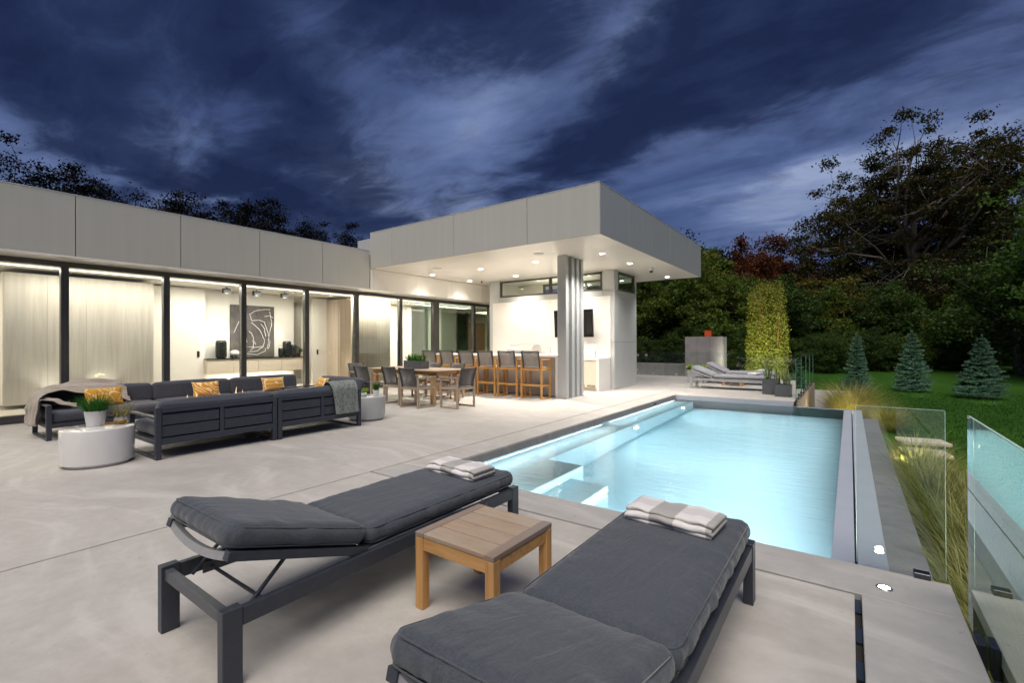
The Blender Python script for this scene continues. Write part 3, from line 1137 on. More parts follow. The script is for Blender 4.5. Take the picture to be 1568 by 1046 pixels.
# recessed floor lamps washing the boards
for (y, x, lab) in ((1.98, -11.95, 'small floor lamp at the foot of the pale boards, left of the first window post'),
                    (2.75, -11.95, 'small floor lamp glowing at the foot of the pale boards, second window'),
                    (8.6, -11.95, 'small floor lamp glowing by the brown boards behind the sofa corner')):
    t_ = thing('floor_lamp', lab, 'floor lamp', (x, y, .129), 0, 'recessed lamps in the indoor floor')
    obj('lens', cyl(NB(), 0, 0, 0, .006, .04, n=16), M['lens'], t_)
    obj('trim_ring', cyl(NB(), 0, 0, 0, .004, .055, n=16), M['steel'], t_)
    lamp('floor_lamp_light', 'SPOT', (0, 0, .02), 9, WARM, .03, (R(180), R(-12), 0), 75, .8, t_)

# three ceiling spots over the art wall
for i, (y, lab) in enumerate(((5.15, 'left of the three black ceiling spots above the chalk picture'),
                              (5.87, 'middle black ceiling spot above the chalk picture'),
                              (6.60, 'right of the three black ceiling spots above the chalk picture'))):
    t_ = thing('ceiling_spot', lab, 'spotlight', (-12.4, y, 2.70), 0, 'black ceiling spots over the art wall')
    obj('spot_body', B(-.055, .055, -.085, .085, -.15, -.035, .004), M['black'], t_)
    obj('spot_stem', cyl(NB(), 0, 0, -.035, 0, .012, n=10), M['black'], t_)
    obj('spot_lens', cyl(NB(), 0, 0, -.154, -.150, .035, n=14), M['led'], t_)
    lamp('ceiling_spot_light', 'SPOT', (0, 0, -.17), 34 if i != 1 else 22, WARM, .03, (0, R(32), 0), 46, .7, t_)

# picture, console and vases
pic = thing('picture', 'large dark canvas with loose white chalk lines over the floating console', 'picture', (BX + .01, 6.13, .945))
obj('canvas', B(0, .045, -.57, .57, 0, 1.40, .003), M['canvas'], pic)
strokes = [[(-.50, .62), (-.44, .74), (-.37, .92)], [(-.1, 1.12), (.05, 1.22), (.28, 1.27), (.46, 1.28)],
           [(-.1, 1.12), (-.04, .95), (.16, .97), (.30, .92), (.37, .70), (.42, .50), (.40, .28), (.36, .18), (.42, .2), (.45, .42)],
           [(-.06, .9), (.05, .82), (.15, .72), (.24, .56), (.30, .42), (.26, .24), (.1, .12), (-.12, .10)],
           [(.43, 1.22), (.47, 1.1), (.50, .9), (.45, .68), (.43, .55)], [(.30, 1.08), (.44, 1.1), (.54, 1.05)],
           [(-.12, .66), (-.04, .60), (-.0, .48), (.0, .2), (-.08, .14)], [(-.5, .12), (-.3, .09), (-.1, .04), (.1, .02), (.32, .12), (.32, .2)],
           [(-.35, .2), (-.16, .24), (.05, .22), (.25, .25)], [(-.2, .5), (-.16, .38), (-.22, .3)],
           [(.2, .86), (.30, .74), (.33, .52)], [(-.03, .4), (.04, .36), (.06, .30)]]
bmx = NB()
for s in strokes:
    pts = []
    for i in range(len(s) - 1):
        for q in range(5):
            f = q / 5
            pts.append((.0465, s[i][0] * (1 - f) + s[i + 1][0] * f + .008 * math.sin(i * 3 + q), s[i][1] * (1 - f) + s[i + 1][1] * f + .04))
    pts.append((.0465, s[-1][0], s[-1][1] + .04))
    tube(bmx, pts, .0075, 5)
obj('chalk_line', bmx, M['chalk'], pic)

con = thing('console', 'long pale floating console with a dark top under the picture', 'cabinet', (BX + .01, 6.1, .56))
obj('cabinet_body', B(0, .38, -1.24, 1.24, 0, .355), M['beige'], con)
for k in range(4):
    obj('door_front', B(.381, .395, -1.24 + .62 * k + .003, -.62 + .62 * k - .003, .004, .352, .002), M['beige'], con)
obj('top', B(-.0, .42, -1.26, 1.26, .356, .376, .003), M['black_vase'], con)
lamp('console_glow', 'AREA', (.2, 0, -.02), 7, WARM, .2, (0, 0, 0), parent=con, size_y=2.2)


def vase(y, r, h, lab, x=.22):
    t_ = thing('vase', lab, 'vase', (BX + x, y, .937), 0, 'black vases on the console')
    prof = [(r * .6, 0), (r * .95, .02), (r, .06), (r, h - .06), (r * .92, h - .02), (r * .7, h), (r * .62, h), (r * .6, h - .05)]
    obj('vase_body', lathe(prof, 28), M['black_vase'], t_, smooth=True, angle=40)
    obj('vase_handle', tube(NB(), [(r * .95, 0, h * .38), (r * 1.12, 0, h * .42), (r * 1.12, 0, h * .5), (r * .95, 0, h * .54)], .008, 6), M['black_vase'], t_)


vase(5.26, .125, .46, 'tall black vase standing alone left of the chalk picture')
vase(6.80, .07, .25, 'shortest black vase in the group right of the chalk picture')
vase(7.00, .115, .44, 'tallest black vase in the group right of the chalk picture', .18)
vase(7.14, .085, .34, 'middle-sized black vase, front of the group right of the picture', .30)
sh = thing('bowl', 'small white rounded bowl on black feet beside the lone black vase', 'bowl', (BX + .24, 5.58, .937))
obj('bowl_body', lathe([(.04, .05), (.09, .07), (.115, .12), (.10, .17), (.05, .20), (.02, .205)], 24), M['pot_white'], sh, smooth=True)
for k in range(3):
    a = 2.1 * k
    obj('foot', cyl(NB(), .05 * math.cos(a), .05 * math.sin(a), 0, .06, .012, n=8), M['black'], sh)
pl = thing('house_plant', 'small dark plant at the right end of the console', 'plant', (BX + .22, 7.32, .937))
obj('pot', lathe([(.04, 0), (.06, .1), (.055, .1), (.05, .08)], 16), M['black_vase'], pl)

# ================================================================== PAVILION
pav = thing('pavilion', 'open poolside bar pavilion under a deep flat grey roof', 'pavilion', (-7, 10, 0))


def pp(name, bm, m, parent=pav, **k):
    bmesh.ops.translate(bm, verts=bm.verts[:], vec=(7, -10, 0))
    return obj(name, bm, m, parent, **k)


RX0, RX1, RY0, RY1, RZ0, RZ1 = -10.5, -3.74, 7.95, 15.2, 3.33, 4.29
cx_ = [-10.50, -9.603, -7.438, -5.372, -3.74]
for a, b_ in zip(cx_, cx_[1:]):
    pp('fascia_panel', B(a + .005, b_ - .005 if b_ < -3.8 else b_ - .002, RY0, RY0 + .03, RZ0, RZ1, .003), M['panel'])
cy_ = [7.98, 9.39, 10.752, 12.128, 13.818, 15.2]
for a, b_ in zip(cy_, cy_[1:]):
    pp('fascia_panel', B(RX1 - .03, RX1, a + .004, b_ - .004, RZ0, RZ1, .003), M['panel_cool'])  # same fascia as the front, its cooler side light put into the colour
pp('fascia_backing', B(RX0 + .04, RX1 - .034, RY0 + .034, RY1 - .04, RZ0 + .03, RZ1 - .01), M['joint'])
pp('fascia_panel', B(-11.6, RX0 + .004, 8.35, 8.38, 3.74, RZ1, .003), M['panel_cool'])
pp('roof_return', B(-11.6, RX0 + .038, 8.382, RY1, 3.73, RZ1 - .012), M['panel_cool'])
pp('roof_cap', B(RX0, RX1 + .003, RY0 - .003, RY1, RZ1 + .001, RZ1 + .018), M['panel_cool'])
# soffit of large glossy white panels with fine joints
sx = [-10.5, -9.10, -7.25, -5.45, -3.775]
sy = [7.985, 9.1, 10.65, 12.2, 13.7, 15.17]
for a, b_ in zip(sx, sx[1:]):
    for c, d in zip(sy, sy[1:]):
        pp('soffit_panel', B(a + .002, b_ - .002, c + .002, d - .002, RZ0 + .006, RZ0 + .026), M['soffit'])

# column of four parallel fins
colm = thing('column', 'tall column of four parallel grey metal fins at the bar end', 'column', (-5.41, 9.87, 0))
for (y0, y1) in ((9.43, 9.555), (9.715, 9.842), (9.957, 10.085), (10.198, 10.31)):
    obj('fin', B(-.115, .115, y0 - 9.87, y1 - 9.87, 0, RZ0 + .004, .003), M['panel_cool'], colm)
obj('core', B(-.112, .0, -.43, .43, 0, RZ0 + .003), M['panel_cool'], colm)

# rear block: grey metal walls, clerestory windows, white backsplash
YW = 12.10
CX0, CX1, CY1 = -9.69, -5.27, 13.75
for (a, b_) in ((CX0, -9.28), (-9.278, -6.95), (-6.948, -5.62)):
    pp('wall_panel', B(a, b_ - .004, YW, YW + .04, 2.63, 2.775, .002), M['panel_cool'])
pp('wall_panel', B(CX0, -9.262, YW + .001, YW + .041, 2.779, 3.328, .002), M['panel_cool'])
pp('wall_panel', B(-5.63, CX1, YW + .001, YW + .041, 2.779, 3.328, .002), M['panel_cool'])
pp('wall_panel', B(-5.616, CX1, YW, YW + .04, 2.63, 2.775, .002), M['panel_cool'])
pp('wall_panel', B(CX0, -9.555, YW, YW + .04, 0, 2.624, .002), M['panel_cool'])
pp('wall_panel', B(-5.375, CX1, YW, YW + .04, 1.318, 2.624, .002), M['panel_cool'])
pp('wall_panel', B(-5.375, CX1, YW, YW + .04, 0, 1.312, .002), M['panel_cool'])
pp('wall_core', B(CX0 + .02, CX1 - .05, YW + .045, YW + .12, 0, 2.77), M['joint'])
# right side wall
pp('wall_panel', B(CX1 - .04, CX1, YW + .043, CY1, 1.318, 2.624, .002), M['panel_cool'])
pp('wall_panel', B(CX1 - .04, CX1, YW + .043, CY1, 0, 1.312, .002), M['panel_cool'])
pp('wall_panel', B(CX1 - .04, CX1, YW + .043, CY1, 2.630, 2.775, .002), M['panel_cool'])
pp('wall_panel', B(CX1 - .04, CX1, YW + .043, 12.36, 2.779, 3.328, .002), M['panel_cool'])
pp('wall_panel', B(CX1 - .04, CX1, 13.62, CY1, 2.779, 3.328, .002), M['panel_cool'])
pp('wall_core', B(CX1 - .12, CX1 - .045, YW + .12, CY1, 0, 2.77), M['joint'])
pp('wall_core', B(CX0, CX0 + .05, YW + .045, CY1, 0, 3.32), M['white_wall'])
pp('rear_wall', B(CX0, CX1 - .04, CY1 - .06, CY1, 0, 2.86), M['panel_cool'])
pp('rear_wall', B(-9.64, -8.6, CY1 - .06, CY1, 2.862, 3.327), M['white_wall'])
pp('inner_shelf', B(CX0 + .05, CX1 - .13, YW + .121, CY1 - .06, 2.70, 2.772), M['white_wall'])
# clerestory: frame, two mullions, panes
cz0, cz1 = 2.779, 3.30
pp('window_frame', box(box(box(box(NB(), -9.258, -9.20, YW - .004, YW + .07, cz0, cz1), -5.69, -5.634, YW - .004, YW + .07, cz0, cz1),
                           -9.20, -5.69, YW - .004, YW + .07, cz0, cz0 + .05), -9.20, -5.69, YW - .004, YW + .07, cz1 - .05, cz1), M['frame'])
for x in (-7.34, -6.5):
    pp('mullion', B(x - .045, x + .045, YW - .002, YW + .068, cz0 + .05, cz1 - .05), M['frame'])
for (a, b_) in ((-9.2, -7.385), (-7.295, -6.545), (-6.455, -5.69)):
    pp('window_pane', B(a, b_, YW + .03, YW + .036, cz0 + .05, cz1 - .05), M['glass'])
pp('window_frame', box(box(box(box(NB(), CX1 - .07, CX1 + .004, 12.364, 12.42, cz0, cz1), CX1 - .07, CX1 + .004, 13.56, 13.616, cz0, cz1),
                           CX1 - .07, CX1 + .004, 12.42, 13.56, cz0, cz0 + .05), CX1 - .07, CX1 + .004, 12.42, 13.56, cz1 - .05, cz1), M['frame'])
pp('window_pane', B(CX1 - .036, CX1 - .03, 12.42, 13.56, cz0 + .05, cz1 - .05), M['glass'])
for (a, b_) in ((-8.6, -8.53), (-7.0, -6.93), (-5.4, -5.33)):
    pp('mullion', B(a, b_, CY1 - .05, CY1 + .01, 2.862, 3.325), M['frame'])
pp('window_frame', B(-8.53, -5.40, CY1 - .05, CY1 + .01, 3.26, 3.325), M['frame'])
for (a, b_) in ((-8.53, -7.0), (-6.93, -5.4)):
    pp('window_pane', B(a, b_, CY1 - .02, CY1 - .014, 2.862, 3.26), M['glass'])
# white splashback
pp('splashback', B(-9.55, -5.38, YW - .012, YW + .03, .89, 2.62, .003), M['white_stone'])
lamp('clerestory_light', 'AREA', (-7.4, 12.95, 3.30), 14, (1, .95, .82), .4, (0, 0, 0), size_y=.4)

# ---- ceiling fittings
DL = [(-4.55, 9.78, 'downlight in the soffit above the finned column'), (-4.56, 11.45, 'downlight over the right end of the splashback wall'),
      (-6.36, 9.80, 'downlight over the stool next to the column'), (-6.36, 11.50, 'downlight hidden behind the column over the television'),
      (-8.19, 9.83, 'downlight over the middle of the stool row'), (-8.19, 11.50, 'downlight over the splashback left of the column'),
      (-10.0, 9.78, 'leftmost front downlight near the house wall'), (-10.03, 11.50, 'leftmost rear downlight near the house wall'),
      (-4.56, 14.5, 'downlight at the far right edge of the roof')]
for (x, y, lab) in DL:
    t_ = thing('downlight', lab, 'downlight', (x, y, RZ0 + .006), 0, 'downlights in the pavilion ceiling')
    obj('lens', cyl(NB(), 0, 0, -.006, -.002, .062, n=20), M['lens'], t_)
    obj('trim_ring', lathe([(.064, -.008), (.085, -.008), (.088, -.001), (.064, -.001)], 24, cap=False), M['soffit'], t_)
    lamp('downlight_light', 'SPOT', (0, 0, -.03), ((230 if y < 11 else 130) if x > -9 else 30) if y < 14 else 110, (1, .92, .81) if x < -5 else (1, .95, .88), .06, (0, 0, 0), 128, .85, t_)
for (x, y, lab) in ((-5.73, 8.95, 'round white ceiling speaker in front of the finned column'), (-9.02, 9.02, 'round white ceiling speaker nearer the house')):
    t_ = obj('ceiling_speaker', cyl(NB(), 0, 0, -.012, 0, .12, n=28), mat('speaker_grille', (.62, .60, .57), .6), loc=(x, y, RZ0 + .006))
    tag(t_, lab, 'speaker', 'ceiling speakers')
cmr = thing('security_camera', 'white dome security camera under the right edge of the soffit', 'camera', (-4.35, 12.44, RZ0 + .006))
obj('mount', cyl(NB(), 0, 0, -.09, 0, .055, .065, 20), M['pot_white'], cmr)
obj('dome', lathe([(.05, -.09), (.047, -.115), (.034, -.135), (.012, -.145)], 20), M['black'], cmr, smooth=True)
sn = thing('sensor', 'small black ceiling sensor beside the house wall', 'sensor', (-9.78, 11.8, RZ0 + .006))
obj('sensor_body', cyl(NB(), 0, 0, -.05, 0, .022, .028, 14), M['black'], sn)
obj('sensor_plate', cyl(NB(), 0, 0, -.004, 0, .04, n=18), M['pot_white'], sn)

# ---- television, tilted out on its arm
tv = thing('television', 'black wall television on the splashback behind the column', 'television', (-6.42, 11.86, 1.86), R(0))
tvs = obj('tv_body', B(-.625, .625, -.025, .025, -.40, .39, .006), M['black'], tv)
obj('tv_screen', B(-.61, .61, -.030, -.0255, -.385, .375), M['screen'], tv)
obj('tv_arm', B(-.12, .12, .026, .225, -.12, .12), M['black'], tv)
tv.rotation_euler = (R(4), 0, 0)

# ---- rear counter
rc = thing('rear_counter', 'white stone kitchen counter along the splashback wall', 'counter', (-7.46, 11.72, 0))
obj('worktop', B(-2.08, 2.08, -.40, .375, .83, .885, .003), M['white_stone'], rc)
obj('end_panel', B(2.015, 2.08, -.398, .375, 0, .829, .003), M['white_stone'], rc)
for k in range(6):
    a = -2.05 + .68 * k
    b_ = min(a + .674, 2.012)
    obj('cabinet_front', B(a, b_, -.375, -.35, .10, .825, .002), M['beige'], rc)
obj('plinth', B(-2.05, 2.01, -.32, -.30, 0, .10), M['beige'], rc)
for k in range(2):
    for j in range(7):
        obj('vent_slot', B(1.42 + .31 * k + .035 * j, 1.44 + .31 * k + .035 * j, -.378, -.374, .115, .165), M['black'], rc)
# ---- bar counter
bc = thing('bar_counter', 'grey fronted bar counter with pale stone top and end behind the stools', 'counter', (-7.7, 9.85, 0))
obj('worktop', B(-2.2, 2.16, -.40, .40, .955, 1.005, .003), M['white_stone'], bc)
obj('end_panel', B(2.10, 2.16, -.399, .40, 0, .954, .003), M['white_stone'], bc)
obj('end_panel', B(-2.2, -2.14, -.20, .40, 0, .954, .003), M['white_stone'], bc)
for k in range(5):
    obj('front_panel', B(-2.13 + .845 * k, -2.13 + .845 * (k + 1) - .005, -.20, -.17, .02, .953, .002), M['grey_front'], bc)
obj('counter_core', B(-2.13, 2.09, -.168, .36, .02, .95), M['beige'], bc)

gr = thing('grill', 'stainless barbecue with a rounded hood on the rear counter', 'barbecue', (-8.05, 11.72, .886))
prof = [(-.30, 0), (-.30, .16), (-.26, .27), (-.16, .34), (0, .37), (.16, .36), (.24, .30), (.24, 0)]
bmx = NB()
L_ = [bmx.verts.new((-.45, y, z)) for y, z in prof]
R_ = [bmx.verts.new((.45, y, z)) for y, z in prof]
for i in range(len(prof)):
    j = (i + 1) % len(prof)
    bmx.faces.new((L_[i], L_[j], R_[j], R_[i]))
bmx.faces.new(L_[::-1])
bmx.faces.new(R_)
obj('hood', bmx, M['steel'], gr, smooth=True, angle=50)
obj('handle', tube(NB(), [(-.35, -.33, .17), (-.35, -.36, .17), (.35, -.36, .17), (.35, -.33, .17)], .012, 8), M['steel'], gr)
obj('control_panel', B(-.45, .45, -.34, -.302, 0, .09, .004), M['steel'], gr)
fc = thing('faucet', 'slim square steel faucet on the rear counter left of the column', 'faucet', (-7.05, 11.55, .886))
obj('spout', tube(NB(), [(0, .08, 0), (0, .08, .26), (0, .07, .28), (0, -.09, .28), (0, -.10, .27), (0, -.10, .23)], .011, 10), M['steel'], fc)
obj('lever', B(-.035, -.012, .07, .09, .05, .065), M['steel'], fc)
bv = thing('bud_vase', 'tiny glass vase of green stems at the right end of the rear counter', 'vase', (-5.62, 11.62, .886))
obj('vase_body', lathe([(.018, 0), (.025, .03), (.016, .09), (.012, .1)], 14), M['steel'], bv, smooth=True)


# ================================================================== STOOLS, DINING
def make_stool():
    t_ = thing('bar_stool', 'x', 'bar stool')
    # origin on floor under seat centre; back at -y
    m = M['teak_stool']
    for sx_ in (-1, 1):
        obj('leg', B(sx_ * .275 - .022, sx_ * .275 + .022, -.225, -.18, 0, .90, .004), m, t_)
        obj('leg', B(sx_ * .275 - .022, sx_ * .275 + .022, .15, .195, 0, .90, .004), m, t_)
        obj('armrest', B(sx_ * .275 - .026, sx_ * .275 + .026, -.225, .205, .901, .925, .004), m, t_)
        obj('side_rail', B(sx_ * .275 - .016, sx_ * .275 + .016, -.18, .15, .66, .71, .003), m, t_)
        obj('side_rail', B(sx_ * .275 - .014, sx_ * .275 + .014, -.18, .15, .29, .325, .003), m, t_)
        obj('runner', B(sx_ * .275 - .022, sx_ * .275 + .022, -.18, .15, 0, .03, .003), m, t_)
        obj('back_post', bar(NB(), (sx_ * .225, -.18, .70), (sx_ * .232, -.265, 1.10), .03, .022, bev=.003), M['chair_rail'], t_)
    obj('cross_rail', B(-.253, .253, -.215, -.185, .655, .705, .003), m, t_)
    obj('cross_rail', B(-.253, .253, .158, .188, .655, .705, .003), m, t_)
    obj('cross_rail', B(-.253, .253, -.215, -.19, .29, .335, .003), m, t_)
    obj('footrest', B(-.253, .253, .155, .19, .25, .275, .003), m, t_)
    # slung seat and back
    V, F = [], []
    n = 10
    for i in range(n + 1):
        f = i / n
        V += [(-.225, -.20 + .37 * f, .715 - .018 * math.sin(math.pi * f)), (.225, -.20 + .37 * f, .715 - .018 * math.sin(math.pi * f))]
    F = [(2 * i, 2 * i + 1, 2 * i + 3, 2 * i + 2) for i in range(n)]
    s = mesh_obj('seat', pydata('seat', V, F, M['mesh_dark'], True), t_)
    s.modifiers.new('thickness', 'SOLIDIFY').thickness = .006
    V = []
    for i in range(n + 1):
        f = i / n
        V += [(-.21 - .008 * f, -.185 - .08 * f + .01 * math.sin(math.pi * f), .735 + .365 * f), (.21 + .008 * f, -.185 - .08 * f + .01 * math.sin(math.pi * f), .735 + .365 * f)]
    s = mesh_obj('backrest', pydata('backrest', V, F, M['mesh'], True), t_)
    s.modifiers.new('thickness', 'SOLIDIFY').thickness = .004
    obj('back_rail', tube(NB(), [(-.235, -.266, 1.105), (-.1, -.270, 1.096), (.1, -.270, 1.096), (.235, -.266, 1.105)], .013, 8), M['chair_rail'], t_)
    obj('seat_pad', B(-.215, .215, -.19, .16, .722, .735, .004), mat('seat_pad', (.58, .52, .47), .9), t_)
    return t_


stool = make_stool()
SL = [(-6.0, 'teak bar stool nearest the finned column, with its right side in full view'),
      (-6.70, 'teak bar stool second from the finned column'), (-7.35, 'teak bar stool third from the finned column'),
      (-8.00, 'teak bar stool fourth from the column, just behind the end dining chair'),
      (-8.67, 'teak bar stool fifth from the column, behind the near end of the table'),
      (-9.33, 'teak bar stool farthest from the column, by the planter on the table')]
for i, (x, lab) in enumerate(SL):
    s = stool if i == 0 else copy_tree(stool)
    s.location = (x, 9.24, 0)
    s.rotation_euler = (0, 0, R((0, 1.5, -1, 1, -2, 1)[i]))
    tag(s, lab, 'bar stool', 'teak bar stools along the counter')


def make_chair():
    t_ = thing('dining_chair', 'x', 'chair')
    m = M['teak_grey']
    for sx_ in (-1, 1):
        obj('leg', B(sx_ * .25 - .018, sx_ * .25 + .018, -.23, -.19, 0, .60, .004), m, t_)
        obj('leg', B(sx_ * .25 - .018, sx_ * .25 + .018, .21, .25, 0, .60, .004), m, t_)
        obj('armrest', B(sx_ * .25 - .022, sx_ * .25 + .022, -.23, .26, .601, .622, .004), m, t_)
        obj('runner', B(sx_ * .25 - .018, sx_ * .25 + .018, -.19, .21, 0, .03, .003), m, t_)
        obj('side_rail', B(sx_ * .25 - .014, sx_ * .25 + .014, -.19, .21, .375, .415, .003), m, t_)
        obj('back_post', bar(NB(), (sx_ * .205, -.20, .41), (sx_ * .215, -.30, .80), .026, .02, bev=.003), M['chair_rail'], t_)
    obj('cross_rail', B(-.232, .232, -.225, -.20, .37, .415, .003), m, t_)
    obj('cross_rail', B(-.232, .232, .215, .24, .37, .415, .003), m, t_)
    n = 10
    V = []
    for i in range(n + 1):
        f = i / n
        V += [(-.228, -.21 + .45 * f, .425 - .022 * math.sin(math.pi * f)), (.228, -.21 + .45 * f, .425 - .022 * math.sin(math.pi * f))]
    F = [(2 * i, 2 * i + 1, 2 * i + 3, 2 * i + 2) for i in range(n)]
    s = mesh_obj('seat', pydata('seat', V, F, M['mesh_dark'], True), t_)
    s.modifiers.new('thickness', 'SOLIDIFY').thickness = .02
    V = []
    for i in range(n + 1):
        f = i / n
        V += [(-.205 - .01 * f, -.205 - .095 * f + .012 * math.sin(math.pi * f), .44 + .36 * f), (.205 + .01 * f, -.205 - .095 * f + .012 * math.sin(math.pi * f), .44 + .36 * f)]
    s = mesh_obj('backrest', pydata('backrest', V, F, M['mesh_dark'], True), t_)
    s.modifiers.new('thickness', 'SOLIDIFY').thickness = .004
    obj('back_rail', tube(NB(), [(-.225, -.302, .805), (-.1, -.306, .794), (.1, -.306, .794), (.225, -.302, .805)], .012, 8), M['chair_rail'], t_)
    return t_


chair = make_chair()
CH = [(-7.17, 6.58, 0, 'sling dining chair on the near side, closest to the pool'),
      (-7.88, 6.72, -2, 'middle sling dining chair on the near side of the table'),
      (-8.72, 6.62, 3, 'sling dining chair on the near side, farthest from the pool'),
      (-6.45, 7.02, 90, 'sling dining chair at the pool end of the table, seen from its side'),
      (-7.75, 8.14, 180, 'sling dining chair on the far side, nearest the column'),
      (-8.55, 8.14, 180, 'sling dining chair on the far side, behind the dark planter'),
      (-9.72, 7.15, -90, 'sling dining chair at the window end of the table')]
for i, (x, y, a, lab) in enumerate(CH):
    s = chair if i == 0 else copy_tree(chair)
    s.location = (x, y, 0)
    s.rotation_euler = (0, 0, R(a))
    tag(s, lab, 'chair', 'teak and sling dining chairs')

tb = thing('dining_table', 'long teak dining table with a greyed top between the sling chairs', 'table', (-8.10, 7.38, 0))
for k in range(6):
    y0 = -.48 + .16 * k
    obj('plank', B(-1.10, 1.10, y0 + .003, y0 + .157, .70, .725, .003), M['teak_top'], tb)
obj('end_board', B(1.103, 1.22, -.48, .48, .70, .725, .003), M['teak_top_y'], tb)
obj('end_board', B(-1.22, -1.103, -.48, .48, .70, .725, .003), M['teak_top_y'], tb)
for s_ in (-1, 1):
    obj('apron', B(-1.05, 1.05, s_ * .36 - .015, s_ * .36 + .015, .62, .699), M['teak'], tb)
for sx_ in (-.95, .95):
    obj('apron', B(sx_ - .015, sx_ + .015, -.344, .344, .62, .699), M['teak'], tb)
    for sy_ in (-.36, .36):
        obj('leg', B(sx_ - .05 + (.0), sx_ + .05, sy_ - .05 if sy_ < 0 else sy_ + .016 - .05, sy_ - .016 + .05 if sy_ < 0 else sy_ + .05, 0, .619, .004), M['teak_z'], tb)
pb = thing('table_planter', 'dark rectangular planter of green blades on the dining table', 'planter', (-8.02, 7.33, .726))
obj('planter_box', box(box(box(box(box(NB(), -.30, .30, -.11, .11, 0, .015), -.30, .30, -.11, -.098, .015, .18), -.30, .30, .098, .11, .015, .18),
                           -.30, -.288, -.098, .098, .015, .18), .288, .30, -.098, .098, .015, .18), M['pot_dark'], pb)
obj('soil', B(-.287, .287, -.097, .097, .12, .165), M['soil'], pb)


# ---- leafy blades helper
def blades(n, r0, length, width, spread, droop, seed=0, segs=4, rx=1.0, ry=1.0, up=.0):
    rs = np.random.RandomState(seed)
    V, F = [], []
    for i in range(n):
        a = rs.uniform(0, 2 * math.pi)
        rr = r0 * math.sqrt(rs.uniform(0, 1))
        bx_, by_ = rr * math.cos(a) * rx, rr * math.sin(a) * ry
        d = a + rs.normal(0, .5)
        L = length * rs.uniform(.6, 1.08)
        tilt = spread * rs.uniform(.15, 1.0)
        px, py, pz = bx_, by_, up
        side = (-math.sin(d), math.cos(d))
        base = len(V)
        for s_ in range(segs + 1):
            f = s_ / segs
            wd = width * (1 - f ** 1.6) * .5 + .0004
            V.append((px - side[0] * wd, py - side[1] * wd, pz))
            V.append((px + side[0] * wd, py + side[1] * wd, pz))
            an = tilt + droop * f * f * rs.uniform(.8, 1.2)
            st = L / segs
            px += math.cos(d) * math.sin(an) * st
            py += math.sin(d) * math.sin(an) * st
            pz += math.cos(an) * st
        for s_ in range(segs):
            b0 = base + 2 * s_
            F.append((b0, b0 + 1, b0 + 3, b0 + 2))
    return np.array(V), np.array(F)


def blade_obj(name, parent, m, *a, loc=None, **k):
    V, F = blades(*a, **k)
    return mesh_obj(name, pydata(name, V, F, m, True), parent, loc)


for k in range(5):
    blade_obj('leaf_tuft', pb, M['lf_pot'], 16, .04, .22, .032, .75, .35, seed=50 + k, loc=(-.22 + .11 * k, 0, .16))
blade_obj('leaf_tuft', pl, M['lf_deep'], 40, .03, .30, .04, .9, .8, seed=77, loc=(0, 0, .08))
blade_obj('stem', bv, M['lf_straw'], 9, .008, .20, .012, .35, .3, seed=78, loc=(0, 0, .09))

# ================================================================== LOUNGE SOFAS
def sofa(label, W, arms=(True, True), backs=2, group='charcoal frame outdoor sofas', slats=2):
    """local frame: width along x, back at y=-.475, front at y=.475; frame .585 high"""
    t_ = thing('sofa', label, 'sofa', (0, 0, 0), 0, group)
    h = W / 2
    D = .475
    F_ = M['char']
    for s_, on in ((-1, arms[0]), (1, arms[1])):
        x0, x1 = (s_ * h, s_ * (h - .055))
        x0, x1 = min(x0, x1), max(x0, x1)
        obj('leg', B(x0, x1, -D, -D + .055, 0, .585, .003), F_, t_)
        obj('leg', B(x0, x1, D - .055, D, 0, .455 if on else .20, .003), F_, t_)
        obj('floor_runner', B(x0, x1, -D + .056, D - .056, 0, .022, .002), F_, t_)
        if on:
            obj('armrest', B(x0 - .0, x1 + .0, -D + .056, D, .456, .48, .003), F_, t_)
        obj('side_rail', B(x0 + .008, x1 - .008, -D + .056, D - .056, .165, .215, .003), F_, t_)
    i = h - .056
    obj('front_rail', B(-i, i, D - .045, D - .008, .165, .225, .003), F_, t_)
    obj('back_rail', B(-i, i, -D + .004, -D + .05, .165, .235, .003), F_, t_)
    obj('back_rail', B(-i, i, -D + .004, -D + .05, .525, .583, .003), F_, t_)
    obj('back_stile', B(-.022, .022, -D + .006, -D + .046, .236, .524), F_, t_)
    for (a, b_) in ((-i, -.023), (.023, i)):
        for k in range(slats):
            z0 = .25 + (.266 / slats) * k
            obj('back_board', B(a + .006, b_ - .006, -D + .016, -D + .034, z0, z0 + .266 / slats - .014, .003), M['char'], t_)
    obj('seat_deck', B(-i, i, -D + .06, D - .05, .20, .222), M['char'], t_)
    n = backs
    xl = -i if arms[0] else -h + .003
    xr = i if arms[1] else h - .003
    cw = (xr - xl) / n
    for k in range(n):
        xc = xl + cw * (k + .5)
        c = mesh_obj('seat_cushion', cushion('seat_cushion', .80, cw - .004, .155, M['cush_sofa'], 24, 24, .045, .016, .003, seed=k + 3), t_, (xc, .055, .223))
        c = mesh_obj('back_cushion', cushion('back_cushion', .31, cw - .006, .135, M['cush_sofa'], 24, 16, .05, .02, .003, seed=k + 9), t_,
                     (xc, -.272, .505), (R(97), 0, 0))
    return t_


sf1 = sofa('dark slatted sofa in front with its back to the pool, end nearest the white table', 1.36, (True, False), 1)
sf1.location = (-6.735, 2.55, 0)
sf1.rotation_euler = (0, 0, R(90))
sf2 = sofa('dark slatted sofa in front with a knitted throw over its back', 1.32, (False, True), 1)
sf2.location = (-6.735, 3.905, 0)
sf2.rotation_euler = (0, 0, R(90))
